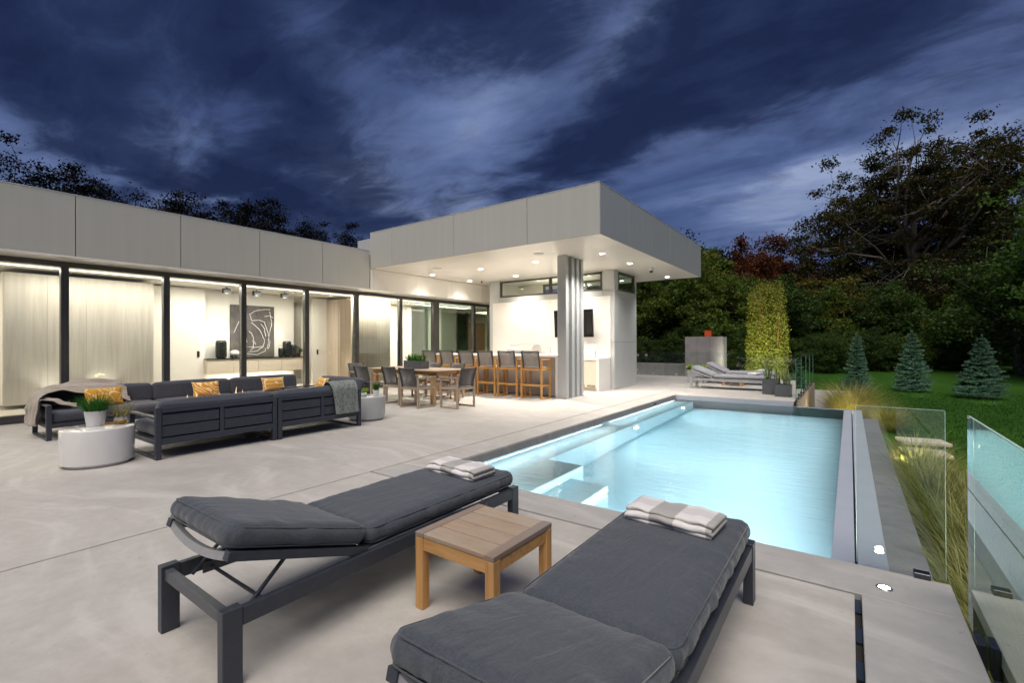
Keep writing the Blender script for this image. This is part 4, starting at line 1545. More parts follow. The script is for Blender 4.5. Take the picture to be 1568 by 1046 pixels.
# rear row, its back to the windows
sf3 = sofa('dark sofa along the windows under the beige throw, leftmost', 1.40, (False, True), 1)
sf3.location = (-9.20, 2.09, 0)
sf3.rotation_euler = (0, 0, R(-90))
sf4 = sofa('dark sofa along the windows with a wavy-lined mustard pillow, in the middle', 1.2, (False, False), 1)
sf4.location = (-9.20, 3.40, 0)
sf4.rotation_euler = (0, 0, R(-90))
sf5 = sofa('dark sofa along the windows with a tiled mustard pillow, rightmost', 1.3, (False, False), 1)
sf5.location = (-9.20, 4.66, 0)
sf5.rotation_euler = (0, 0, R(-90))
sf6 = sofa('dark armchair-wide sofa closing the far end of the seating square', 1.42, (True, True), 1)
sf6.location = (-7.95, 5.00, 0)
sf6.rotation_euler = (0, 0, R(180))

# fire table in the middle with small flames
ft = thing('fire_table', 'low dark fire table with small flames between the sofas', 'fire table', (-7.95, 3.2, 0), 0)
obj('table_body', B(-.30, .30, -.62, .62, .0, .34, .006), M['char_light'], ft)
obj('top_frame', box(box(box(box(NB(), -.38, .38, -.72, -.52, .341, .375, .004), -.38, .38, .52, .72, .341, .375, .004),
                         -.38, -.16, -.519, .519, .341, .375, .004), .16, .38, -.519, .519, .341, .375, .004), M['char'], ft)
obj('burner_bed', B(-.159, .159, -.518, .518, .341, .352), M['soil'], ft)
rs = np.random.RandomState(4)
for k in range(9):
    y = -.46 + .115 * k + rs.uniform(-.02, .02)
    hgt = rs.uniform(.12, .27)
    bmx = NB()
    pts = [(.01 * math.sin(q * 1.9 + k), y + .012 * math.sin(q * 1.3 + k * 2), .352 + hgt * q / 6) for q in range(7)]
    tube(bmx, pts, [.018, .022, .019, .014, .009, .005, .001], 7)
    obj('flame', bmx, M['flame'], ft, smooth=True)
lamp('fire_light', 'POINT', (0, 0, .5), 6, (1, .55, .22), .12, parent=ft)


def drum(label, x, y, r, h, m, ribs=False):
    t_ = thing('drum_table', label, 'side table', (x, y, 0), 0, 'round drum side tables')
    obj('drum_body', lathe([(r, .035), (r, h - .012), (r - .004, h - .003), (r - .012, h)], 72), m, t_, smooth=True, angle=50)
    obj('drum_base', cyl(NB(), 0, 0, 0, .034, r - .04, n=56), m, t_)
    return t_


drum('glossy white oval-looking drum table at the near end of the sofas', -6.68, 1.47, .315, .40, M['gloss_white'])
drum('pale grey drum table at the far end of the front sofa', -6.72, 5.02, .30, .40, M['matte_grey_table'])


def pot_round(bm_r0, bm_r1, h, m, parent):
    return obj('pot', lathe([(bm_r0, 0), (bm_r1, h), (bm_r1 - .008, h), (bm_r1 - .012, h - .03), (.001, h - .03)], 32), m, parent, smooth=True, angle=50)


p_ = thing('potted_grass', 'bright green grass in a white tapered pot on the glossy white drum', 'potted plant', (-6.78, 1.47, .401))
pot_round(.075, .098, .165, M['pot_white'], p_)
blade_obj('grass_blades', p_, M['lf_pot'], 330, .07, .27, .008, .95, .8, seed=5, loc=(0, 0, .13))
p_ = thing('potted_airplant', 'straw-coloured spidery plant in a white and gold bowl on the glossy white drum', 'potted plant', (-6.73, 1.68, .401))
obj('pot', lathe([(.035, 0), (.058, .02), (.062, .045), (.055, .078), (.05, .08), (.04, .06)], 28), M['pot_white'], p_, smooth=True)
obj('gold_band', lathe([(.0362, .001), (.0592, .02), (.0632, .040), (.0612, .041), (.03, .02)], 28), mat('mustard_glaze', (.55, .30, .02), .3), p_, smooth=True)
blade_obj('spidery_leaves', p_, M['lf_straw'], 150, .045, .25, .009, 1.1, 1.7, seed=6, loc=(0, 0, .065))
p_ = thing('potted_grass', 'small upright green grass in a white pot on the grey drum', 'potted plant', (-6.58, 5.10, .401))
pot_round(.045, .055, .10, M['pot_white'], p_)
blade_obj('grass_blades', p_, M['lf_pot'], 120, .04, .17, .008, .3, .4, seed=7, loc=(0, 0, .08))
p_ = thing('potted_succulent', 'low yellow-green succulent in a white and gold bowl on the grey drum', 'potted plant', (-6.68, 4.92, .401))
obj('pot', lathe([(.03, 0), (.05, .02), (.054, .045), (.05, .07), (.04, .06)], 24), M['pot_white'], p_, smooth=True)
blade_obj('succulent_leaves', p_, M['lf_lime'], 50, .035, .12, .02, 1.0, .7, seed=8, loc=(0, 0, .055))


def pillow(label, pat, loc, rot, w_=.44, h_=.28, t=.13):
    n, k = 30, 22
    V, F = [], []
    for s_ in (1, -1):
        for i in range(n + 1):
            for j in range(k + 1):
                u, v = -1 + 2 * i / n, -1 + 2 * j / k
                th = max(0, (1 - abs(u) ** 2.6)) ** .55 * max(0, (1 - abs(v) ** 2.6)) ** .55
                px = u * w_ / 2 * (1 - .07 * (1 - v * v))
                py = v * h_ / 2 * (1 - .09 * (1 - u * u))
                V.append((s_ * th * t / 2 * (1 + .06 * math.sin(5 * u + 3 * v)), px, py))
    o_ = (n + 1) * (k + 1)
    for s_ in (0, 1):
        for i in range(n):
            for j in range(k):
                a = s_ * o_ + i * (k + 1) + j
                q = (a, a + k + 1, a + k + 2, a + 1)
                F.append(q if s_ == 0 else q[::-1])
    ob = mesh_obj('pillow', pydata('pillow', V, F, M['pil_' + pat], True), None, loc, rot)
    tag(ob, label, 'pillow', 'mustard scatter pillows')
    return ob


pillow('mustard pillow with branching cream lines behind the green grass pot', 'veins', (-9.00, 2.05, .52), (0, R(-22), R(4)), .46, .29)
pillow('mustard pillow with wavy cream loops on the middle rear sofa', 'leaves', (-9.02, 3.42, .52), (0, R(-20), R(-2)), .42, .28)
pillow('mustard pillow with pale grid marks on the right rear sofa', 'tiles', (-9.02, 4.58, .52), (0, R(-20), R(-6)), .42, .28)
pillow('mustard pillow in the far sofa, half hidden by the knitted throw', 'tiles', (-8.25, 5.12, .52), (0, R(-24), R(-100)), .42, .28)


def drape(label, name, path, width, along, m, amp=.015, seed=1, n=70, k=26, taper=0.0, flare=0.0, sag=0.0, crumple=0.0):
    """cloth following a path (list of points), width along the unit vector 'along'"""
    P = [Vector(p) for p in path]
    L = [0]
    for a, b_ in zip(P, P[1:]):
        L.append(L[-1] + (b_ - a).length)
    al = Vector(along).normalized()
    V, F = [], []
    nn = n
    rs_ = np.random.RandomState(seed)
    ph = rs_.uniform(0, 6, 6)

    def at(s):
        for i in range(len(P) - 1):
            if s <= L[i + 1] or i == len(P) - 2:
                f = (s - L[i]) / max(1e-6, L[i + 1] - L[i])
                p0, p1 = P[max(i - 1, 0)], P[i]
                p2, p3 = P[i + 1], P[min(i + 2, len(P) - 1)]
                f2, f3 = f * f, f * f * f
                q = .5 * ((2 * p1) + (-p0 + p2) * f + (2 * p0 - 5 * p1 + 4 * p2 - p3) * f2 + (-p0 + 3 * p1 - 3 * p2 + p3) * f3)
                return q
    for i in range(nn + 1):
        s = L[-1] * i / nn
        q = at(s)
        q2 = at(min(L[-1], s + .01)) - at(max(0, s - .01))
        nrm = q2.normalized().cross(al).normalized()
        e = i / nn
        edge = min(1, min(e, 1 - e) * 0 + abs(e - .5) * 2)
        for j in range(k + 1):
            v = -1 + 2 * j / k
            wob = .5 * math.sin(3.1 * v * 2.2 + ph[0] + e * 3) + .35 * math.sin(11 * v + ph[1] + e * 5) + .25 * math.sin(19 * v + ph[2] - e * 6)
            wd = width / 2 * (1 - taper * e + .04 * math.sin(9 * e + ph[3]))
            sh_ = flare * e * .3
            p = q + al * (v * wd + sh_) + nrm * (amp * wob * (.35 + edge))
            if crumple:
                p = p + nrm * crumple * (math.sin(17 * e + 6 * v + 2 * math.sin(5 * v)) * .5 + math.sin(31 * e - 9 * v) * .3 + math.sin(8 * e * (1.2 + v) + 13 * v) * .4)
            p = p + Vector((0, 0, -sag * max(0, v * .5 + .5) ** 1.6 * max(0, 1 - 1.5 * e)))
            V.append(tuple(p))
    for i in range(nn):
        for j in range(k):
            a = i * (k + 1) + j
            F.append((a, a + 1, a + k + 2, a + k + 1))
    o_ = mesh_obj(name, pydata(name, V, F, m, True))
    md = o_.modifiers.new('thickness', 'SOLIDIFY')
    md.thickness = .010
    md.offset = 0
    tag(o_, label, 'throw')
    return o_


# knitted throw over the back of the front sofa
drape('grey-green knitted throw hanging over the back of the front sofa', 'throw_blanket',
      [(-6.80, 4.28, .42), (-6.62, 4.27, .43), (-6.51, 4.27, .52), (-6.485, 4.27, .64), (-6.42, 4.27, .715), (-6.33, 4.27, .712), (-6.25, 4.27, .63), (-6.236, 4.28, .50), (-6.232, 4.29, .36), (-6.225, 4.30, .235)],
      .46, (0, 1, 0), M['throw_knit'], .010, 3, taper=.12)
# beige throw spread along the rear sofa's left arm and back
drape('crumpled beige throw over the left arm and back of the rear sofa', 'throw_blanket',
      [(-9.45, 2.42, .69), (-9.44, 2.15, .722), (-9.42, 1.85, .722), (-9.38, 1.62, .70), (-9.33, 1.46, .635), (-9.30, 1.375, .56), (-9.28, 1.345, .46), (-9.27, 1.335, .33), (-9.26, 1.33, .18)],
      .50, (1, 0.02, 0), M['throw_beige'], .030, 5, n=110, k=60, sag=.30, crumple=.022)
drape('crumpled beige throw corner hanging down outside the left sofa arm', 'throw_blanket',
      [(-9.20, 1.72, .44), (-9.22, 1.60, .47), (-9.25, 1.50, .525), (-9.28, 1.42, .545), (-9.30, 1.365, .52), (-9.31, 1.345, .42), (-9.32, 1.335, .30), (-9.33, 1.325, .17)],
      .60, (1, 0.05, 0), M['throw_beige'], .030, 14, n=80, k=60, crumple=.020, taper=.22)


# ================================================================== SUN LOUNGERS
def lounger(label, W=.66, L=1.9, hinge=.63, ang=17.5, mf='char', mc='cush', group='sun loungers on the pool terrace', cw=.63, coarse=False, T=.098):
    """local: x across, y=0 head end .. y=L foot end"""
    t_ = thing('sun_lounger', label, 'sun lounger', (0, 0, 0), 0, group)
    F_ = M[mf]
    h = W / 2
    for s_ in (-1, 1):
        xo, xi = s_ * h, s_ * (h - .045)
        x0, x1 = min(xo, xi), max(xo, xi)
        obj('leg', B(x0, x1, 0, .072, 0, .30, .002), F_, t_)
        obj('leg', B(x0, x1, L - .072, L, 0, .30, .002), F_, t_)
        r0, r1 = (x0, x1 - .008) if s_ < 0 else (x0 + .008, x1)
        obj('side_rail', B(r0 + (.004 if s_ < 0 else 0), r1 - (.004 if s_ > 0 else 0), .073, L - .073, .222, .290, .002), F_, t_)
        # adjusting rack inside the rail and the strut
        obj('rack', B(min(s_ * (h - .055), s_ * (h - .062)), max(s_ * (h - .055), s_ * (h - .062)), .16, .52, .215, .262), M['char_light'], t_)
        obj('foot_cap', B(x0 + .004, x1 - .004, .004, .068, -.0005, .006), M['black'], t_)
    obj('head_rail', B(-h + .046, h - .046, .012, .045, .238, .285, .002), M['char_light'] if mf == 'char' else F_, t_)
    obj('foot_rail', B(-h + .046, h - .046, L - .05, L - .02, .238, .285, .002), F_, t_)
    obj('cross_rail', B(-h + .046, h - .046, hinge - .02, hinge + .02, .235, .270, .002), F_, t_)
    obj('support_rod', tube(NB(), [(-h + .05, .20, .235), (h - .05, .20, .235)], .008, 8), F_, t_)
    # seat sling under the cushion
    obj('seat_sling', B(-h + .05, h - .05, hinge + .01, L - .05, .291, .300), M['sling_dark'], t_)
    # back frame
    back = bpy.data.objects.new('back_frame', None)
    COL.objects.link(back)
    back.parent = t_
    back.location = (0, hinge, .300)
    back.rotation_euler = (R(-ang), 0, 0)
    bl = hinge + .0
    for s_ in (-1, 1):
        a, b_ = s_ * (h - .062), s_ * (h - .022)
        obj('back_side_bar', B(min(a, b_), max(a, b_), -bl, 0, -.028, .008, .002), F_, back)
    # bowed head bar
    pts = []
    for i in range(17):
        u = -1 + i / 8
        pts.append((u * (h - .045), -bl + .02, -.012 - .034 * (1 - u * u)))
    bmx = NB()
    for p, q in zip(pts, pts[1:]):
        bar(bmx, p, q, .032, .026, up=(0, 1, 0))
    obj('head_bow', bmx, M['alloy'], back)
    obj('back_sling', B(-h + .064, h - .064, -bl + .03, -.02, -.004, .003), M['sling_dark'], back)
    # the strut from the back frame to the rack
    zt = .30 + math.sin(R(ang)) * .40
    yt = hinge - math.cos(R(ang)) * .40
    for s_ in (-1, 1):
        obj('strut', bar(NB(), (s_ * (h - .075), yt, zt - .03), (s_ * (h - .075), yt - .17, .236), .016, .010), F_, t_)
    sc_ = .4 if coarse else 1
    nx, ny = int(56 * sc_), int(70 * sc_)
    ls = L - hinge - .01
    mesh_obj('seat_cushion', cushion('seat_cushion', ls, cw, T, M[mc], nx, int(100 * sc_), .045, .010, .0050, seed=11), t_, (0, hinge + .005 + ls / 2, .302))
    c = mesh_obj('back_cushion', cushion('back_cushion', bl + .0, cw, T, M[mc], nx, ny, .045, .012, .0058, seed=23), back, (0, -bl / 2 - .02, .010))
    if not coarse:
        for z_ in (.012, T - .014):
            obj('piping', piping(NB(), ls - .010, cw - .010, z_, .0026, .05), M[mc], t_, smooth=True, loc=(0, hinge + .005 + ls / 2, .302))
            obj('piping', piping(NB(), bl - .010, cw - .010, z_, .0026, .05), M[mc], back, smooth=True, loc=(0, -bl / 2 - .02, .010))
    return t_


l1 = lounger('charcoal sun lounger on the left with its open frame end toward the camera', ang=18, hinge=.66, cw=.61)
l1.location = (-2.21, .765, 0)
l2 = lounger('charcoal sun lounger in front on the right, cut by the bottom of the picture', W=.62, hinge=.60, ang=14, L=1.84, cw=.585)
l2.location = (-.70, .78, 0)
l3 = lounger('grey sun lounger beyond the pool, nearer one with a white towel', mf='alloy', mc='cush_far', group='grey loungers beyond the pool', coarse=True, L=1.95, ang=22)
l3.location = (-3.70, 14.05, 0)
l3.rotation_euler = (0, 0, R(-90))
l4 = lounger('grey sun lounger beyond the pool, farther one behind its neighbour', mf='alloy', mc='cush_far', group='grey loungers beyond the pool', coarse=True, L=1.95, ang=26)
l4.location = (-3.75, 15.9, 0)
l4.rotation_euler = (0, 0, R(-90))


def towel(label, loc, rz, w_=.43, d=.20, h=.066, white=False):
    """folded towel: flattened spiral of cloth layers"""
    t_ = thing('towel', label, 'towel', loc, rz)
    lay = 4 if not white else 3
    th = h / lay
    n, k = 26, 30
    V, F = [], []
    # one long strip folded back and forth: path in (y,z)
    path = []
    for i in range(lay):
        z = th * (i + .5)
        s_ = 1 if i % 2 == 0 else -1
        for q in range(9):
            path.append((s_ * d / 2 * (-1 + 2 * q / 8) * (1 - .03 * i), z))
        if i < lay - 1:
            for q in range(1, 5):
                a = -math.pi / 2 + math.pi * q / 5
                path.append((s_ * (d / 2 * (1 - .03 * i) + th * .5 * math.cos(a)), z + th * .5 + th * .5 * math.sin(a)))
    nseg = len(path)
    for i, (y, z) in enumerate(path):
        for j in range(k + 1):
            u = -1 + 2 * j / k
            zz_ = z + .004 * math.sin(4 * u + z * 90 + y * 8) * (z / h) + .003 * math.sin(13 * u + y * 20) * (z / h)
            yy_ = y + .005 * math.sin(5 * u + z * 120)
            V.append((u * w_ / 2 * (1 - .02 * math.sin(z * 200)), yy_, zz_ - .010 * abs(u) ** 7 * (z / h)))
    for i in range(nseg - 1):
        for j in range(k):
            a = i * (k + 1) + j
            F.append((a, a + 1, a + k + 2, a + k + 1))
    o_ = mesh_obj('folded_cloth', pydata('folded_cloth', V, F, M['towel_white'] if white else M['towel'], True), t_)
    md = o_.modifiers.new('thickness', 'SOLIDIFY')
    md.thickness = th * .92
    md.offset = 0
    return t_


tz = .302 + .098 + .010
towel('striped towel folded on the foot of the left lounger', (-2.17, 2.38, tz), R(-3), .44, .20)
towel('striped towel folded on the foot of the right lounger', (-.705, 2.335, tz), R(-4), .42, .21)
towel('white towel rolled flat on the nearer grey lounger', (-2.10, 14.0, tz), R(80), .34, .2, .06, True)
towel('white towel on the farther grey lounger', (-2.15, 15.9, tz), R(85), .34, .2, .06, True)


# ---- teak side tables
def teak_table(label, x0, x1, y0, y1, h, group=None, detail=True):
    t_ = thing('teak_table', label, 'side table', ((x0 + x1) / 2, (y0 + y1) / 2, 0), 0, group)
    a, b_ = (x1 - x0) / 2, (y1 - y0) / 2
    lw = .05
    for sx_ in (-1, 1):
        for sy_ in (-1, 1):
            X0, X1 = sorted((sx_ * a, sx_ * (a - lw)))
            Y0, Y1 = sorted((sy_ * b_, sy_ * (b_ - lw)))
            obj('leg', B(X0, X1, Y0, Y1, 0, h - .0245, .003), M['teak_z'], t_)
    for s_ in (-1, 1):
        X0, X1 = sorted((s_ * a, s_ * (a - .052)))
        obj('edge_board', B(X0, X1, -b_, b_, h - .024, h, .002), M['teak_top_y'], t_)
        X0, X1 = sorted((s_ * (a - .006), s_ * (a - .028)))
        obj('apron', B(X0, X1, -b_ + lw, b_ - lw, h - .085, h - .0245, .002), M['teak'], t_)
        Y0, Y1 = sorted((s_ * (b_ - .006), s_ * (b_ - .028)))
        obj('apron', B(-a + lw, a - lw, Y0, Y1, h - .085, h - .0245, .002), M['teak'], t_)
    n = 4
    st = 2 * b_ / n
    for k in range(n):
        obj('plank', B(-a + .054, a - .054, -b_ + st * k + .0035, -b_ + st * (k + 1) - .0035, h - .022, h - .001, .002), M['teak_top'], t_)
    return t_


teak_table('weathered teak slatted side table between the two front loungers', -1.735, -1.245, 1.575, 2.06, .375)
teak_table('small teak side table between the two grey loungers beyond the pool', -3.08, -2.56, 14.95, 15.42, .34)


# ================================================================== GLASS FENCES
def pane(parent, x0, x1, y0, y1, z0, z1, m, t=.012):
    """glass sheet with separate bright cut edges"""
    o_ = obj('glass_sheet', B(x0, x1, y0, y1, z0, z1), m, parent)
    o_.data.materials.append(M['clear'])
    for pl_ in o_.data.polygons:
        if not (pl_.normal.x < -.5 if (y1 - y0) > (x1 - x0) else pl_.normal.y < -.5):
            pl_.material_index = 1
    e = .0008
    bmx = NB()
    if (x1 - x0) > (y1 - y0):
        box(bmx, x1 + e, x1 + e + .0015, y0 + .001, y1 - .001, z0, z1)
        box(bmx, x0 - e - .0015, x0 - e, y0 + .001, y1 - .001, z0, z1)
    else:
        box(bmx, x0 + .001, x1 - .001, y0 - e - .0015, y0 - e, z0, z1)
        box(bmx, x0 + .001, x1 - .001, y1 + e, y1 + e + .0015, z0, z1)
    box(bmx, x0 + .001, x1 - .001, y0 + .001, y1 - .001, z1 + e, z1 + e + .0015)
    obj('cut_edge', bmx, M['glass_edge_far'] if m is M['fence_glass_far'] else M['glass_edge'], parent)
    return o_


gp = thing('glass_screen', 'frameless glass screen standing across the infinity edge beside the deck lamp', 'glass fence', (.22, 3.40, 0))
pane(gp, -.192, .192, -.006, .006, .012, .925, M['fence_glass'])
obj('clamp', B(.06, .13, -.03, .03, -.002, .03, .003), M['clamp'], gp)

gf = thing('glass_fence', 'tall frameless glass fence along the terrace edge at the right of the picture', 'glass fence', (.475, 0, 0))
for (a, b_) in ((1.2, 3.19), (-.8, 1.185)):
    pane(gf, -.006, .006, a, b_, -.09, .93, M['fence_glass'])
for y in (2.82, 2.46, 1.9, 1.2, .4, 3.06):
    if y == 3.06:
        continue
    c_ = obj('clamp', B(-.042, -.009, y - .05, y + .05, -.14, .012, .006, 2), M['clamp'], gf)
    obj('clamp_cap', B(.009, .042, y - .05, y + .05, -.14, .012, .006, 2), M['clamp'], gf)
    obj('clamp_bolt', tube(NB(), [(-.047, y, -.06), (-.042, y, -.06)], .012, 10), M['steel'], gf)

ff = thing('glass_fence', 'long low glass fence at the far end of the terrace before the fireplace', 'glass fence', (0, 18.3, 0))
for (a, b_) in ((-9.6, -8.1), (-8.08, -6.62), (-6.60, -5.14), (-5.12, -3.66), (-3.64, -2.3), (-2.28, -.99)):
    pane(ff, a, b_, -.006, .006, .03, .925, M['fence_glass_far'])
    for q in (.2, .8):
        xq = a + (b_ - a) * q
        obj('clamp', B(xq - .04, xq + .04, -.03, .03, 0, .10, .003), M['steel'], ff)
for (x, z) in ((-6.97, .80), (-6.97, .20), (-6.61, .80)):
    obj('hinge', B(x - .05, x + .05, -.022, -.008, z - .045, z + .045, .003), M['steel'], ff)
fs = thing('glass_fence', 'glass fence running back along the right edge of the far deck', 'glass fence', (-.98, 0, 0))
for (a, b_) in ((12.2, 13.7), (13.72, 15.2), (15.22, 16.7), (16.72, 18.28)):
    pane(fs, -.006, .006, a, b_, -.05, .93, M['fence_glass_far'])
    for q in (.2, .8):
        yq = a + (b_ - a) * q
        obj('clamp', B(.008, .04, yq - .04, yq + .04, -.14, .03, .003), M['clamp'], fs)

# vertical boards facing the side of the far deck
pk = thing('board_skirt', 'weathered upright boards facing the side of the far deck', 'fence', (-.985, 12.0, -.9))
y = 12.18 - 12
k = 0
while y < 6.2:
    obj('board', B(.012, .05, y, y + .10, 0, .84 + .02 * ((k * 5) % 3), .004), M['picket'], pk)
    y += .165
    k += 1
obj('rail', B(.0, .011, .1, 6.3, .55, .65), M['picket'], pk)

# ---- recessed deck lamp at the corner
dl = thing('deck_lamp', 'small bright recessed lamp in the slab at the pool corner', 'deck lamp', (.141, 3.139, 0))
obj('trim_ring', lathe([(.024, .0), (.024, .004), (.036, .004), (.038, .001), (.038, 0)], 28, cap=False), M['steel'], dl)
obj('lens', cyl(NB(), 0, 0, .0005, .003, .023, n=24), M['lens_deck'], dl)
lamp('deck_lamp_light', 'SPOT', (0, 0, .02), 6, (1, .94, .84), .02, (R(180), 0, 0), 160, .5, dl)

# ---- planters on the far deck
for (x0, x1, y0, y1, h, s_, lab) in ((-1.77, -1.42, 13.05, 13.40, .375, 31, 'taller dark square planter of snake plants, left of the pair'),
                                     (-1.45, -1.12, 12.66, 12.99, .29, 37, 'lower dark square planter of snake plants at the deck corner')):
    t_ = thing('planter', lab, 'planter', ((x0 + x1) / 2, (y0 + y1) / 2, 0), 0, 'dark planters of snake plants')
    a = (x1 - x0) / 2
    obj('planter_box', box(box(box(box(box(NB(), -a, a, -a, a, 0, .02), -a, a, -a, -a + .015, .02, h), -a, a, a - .015, a, .02, h),
                               -a, -a + .015, -a + .015, a - .015, .02, h), a - .015, a, -a + .015, a - .015, .02, h), M['pot_dark'], t_)
    obj('soil', B(-a + .016, a - .016, -a + .016, a - .016, h - .08, h - .03), M['soil'], t_)
    rs = np.random.RandomState(s_)
    for q in range(9):
        blade_obj('leaf', t_, M['lf_snake'], 2, .02, rs.uniform(.38, .62), .055, .3, .12, seed=s_ + q,
                  loc=(rs.uniform(-a * .7, a * .7), rs.uniform(-a * .7, a * .7), h - .04))
t_ = thing('planter', 'pale grey planter with a lime green shrub behind the grey lounger', 'planter', (-4.02, 15.80, 0))
obj('planter_box', B(-.24, .24, -.24, .24, 0, .40, .004), M['pot_grey'], t_)
for q in range(26):
    rs = np.random.RandomState(200 + q)
    blade_obj('shrub_leaves', t_, M['lf_lime'], 26, .05, .17, .03, 1.3, .8, seed=300 + q,
              loc=(rs.uniform(-.24, .24), rs.uniform(-.2, .2), .38 + rs.uniform(0, .08)))

# ---- outdoor fireplace wall and things on the lawn terrace beyond
fp = thing('fireplace', 'grey block fireplace wall standing beyond the far glass fence', 'fireplace', (-5.45, 22.6, -.9))
for r_ in range(6):
    for c_ in range(3):
        xx = -.82 + .545 * c_
        obj('block', B(xx + .003, xx + .542, -.10, .28, .41 * r_ + .003, .41 * (r_ + 1), .004), mat('fire_block', (.21, .195, .195), .8, c2=(.26, .245, .24), nscale=3, ndetail=7) if (r_ + c_) == 0 else bpy.data.materials['fire_block'], fp)
obj('side_block', B(.818, .86, -.08, .60, 0, 2.44), M['dark_stone'], fp)
ob = thing('fire_bowl', 'small orange square box on top of the fireplace wall', 'box', (-5.27, 22.68, 1.565))
obj('box_body', B(-.14, .14, -.1, .1, 0, .26, .006), M['orange'], ob)
obj('box_lid', B(-.15, .15, -.11, .11, .261, .28, .004), M['orange'], ob)
lw = thing('low_wall', 'low concrete seat wall beyond the glass fence left of the fireplace', 'wall', (-9.0, 23.4, -.9))
for c_ in range(4):
    obj('block', B(-2.4 + 1.3 * c_, -1.11 + 1.3 * c_, 0, .3, 0, 1.15, .006), M['dark_stone'], lw)
fpv = obj('far_patio', B(-14, 0, 18.46, 26, -1.0, -.86), M['coping'])
tag(fpv, kind='structure')

# ---- stepping slabs and path lights in the planting bed
for i, (x, y, wd) in enumerate(((.95, 9.6, .62), (1.05, 10.7, .66), (1.15, 11.9, .72), (1.25, 13.2, .8))):
    s_ = tag(obj('stepping_stone', B(-wd / 2, wd / 2, -.28, .28, 0, .07, .01), M['paver'], loc=(x, y, -.88), rot=(0, 0, R(4 * i))),
             'pale stepping slab in the grass path, ' + ('nearest the camera', 'second from the camera', 'third from the camera', 'farthest by the clump')[i], 'paving slab', 'stepping slabs beside the pool')
for (x, y, lab) in ((-.15, 14.2, 'added bronze path light brightening the golden grass clump'), (.62, 9.3, 'small bronze path light beside the nearest stepping slab'), (1.75, 11.0, 'small bronze path light on the lawn side of the slabs')):  # the first one is added to brighten the grass clump
    t_ = thing('path_light', lab, 'path light', (x, y, -.9), 0, 'bronze path lights')
    obj('stake', tube(NB(), [(0, 0, 0), (0, 0, .48)], .012, 8), M['frame'], t_)
    obj('hood', cyl(NB(), .05, 0, .47, .50, .075, .03, 16), M['frame'], t_)
    obj('lens', cyl(NB(), .05, 0, .462, .468, .03, n=12), M['led'], t_)
    lamp('path_lamp', 'POINT', (.05, 0, .42), 30 if y > 14 else 12, (1, .80, .52), .03, parent=t_)

# ================================================================== GREENERY
def grass_clump(label, x, y, z, n, r0, L, seed, m='lf_grass', group='fountain grass clumps beside the pool', src=None, rz=0, sc=1.0, width=.006, spread=.75, droop=1.1):
    if src is None:
        V, F = blades(n, r0, L, width, spread, droop, seed=seed, segs=5)
        me = pydata('blades', V, F, M[m], True)
    else:
        me = src
    o_ = mesh_obj('grass_clump', me, None, (x, y, z), (0, 0, rz))
    o_.scale = (sc, sc, sc)
    tag(o_, label, 'grass clump', group)
    return o_


rs = np.random.RandomState(12)
bedg = obj('planting_bed', B(.442, 1.35, -3, 12.0, -.96, -.86), M['soil'])
tag(bedg, kind='structure')
srcs = []
i = 0
for y in np.arange(-1.4, 9.2, .44):
    for x in ((.78, 1.02) if y < 8 else (.85,)):
        xx, yy_ = x + rs.uniform(-.08, .08), y + rs.uniform(-.12, .12)
        if len(srcs) < 3:
            o_ = grass_clump('fountain grass clump in the bed behind the glass, between pool gutter and lawn', xx, yy_, -.87, 520, .10, .86, 60 + i, 'lf_grass_dark', width=.008, spread=.7, droop=1.2)
            srcs.append(o_.data)
        else:
            grass_clump('fountain grass clump in the bed behind the glass, between pool gutter and lawn', xx, yy_, -.87, 0, 0, 0, 0, src=srcs[i % 3], rz=rs.uniform(0, 6), sc=rs.uniform(.85, 1.1))
        i += 1
grass_clump('large golden fountain grass clump beyond the far pool corner', .02, 15.4, -.9, 2600, .26, 1.35, 91, 'lf_grass', group=None, width=.009, spread=.85, droop=1.3)
grass_clump('smaller golden grass clump right of the large one by the path', .75, 14.6, -.9, 1100, .16, .85, 92, 'lf_grass', group=None, width=.008, spread=.9, droop=1.3)

# lawn blades: dense short tufts where the lawn is seen close
rs = np.random.RandomState(3)
n = 60000
X = rs.uniform(1.0, 14, n)
Y = rs.uniform(3.0, 26, n)
keep = (X > 1.35) | (Y > 13.5)
X, Y = X[keep], Y[keep]
n = len(X)
a = rs.uniform(0, 6.28, n)
wd = rs.uniform(.006, .014, n)
hh = rs.uniform(.03, .065, n)
base = np.stack([X, Y, np.full(n, -.90) + np.maximum(0, (Y - 24)) * .035], 1)
dxy = np.stack([np.cos(a) * wd, np.sin(a) * wd, np.zeros(n)], 1)
tip = base + np.stack([rs.normal(0, .02, n), rs.normal(0, .02, n), hh], 1)
V = np.concatenate([base - dxy, base + dxy, tip])
F = np.stack([np.arange(n), np.arange(n) + n, np.arange(n) + 2 * n], 1)
lb = mesh_obj('lawn_grass', pydata('lawn_grass', V, F, M['lawn_blade']))
tag(lb, 'short mown blades over the lawn', 'grass', kind='stuff')


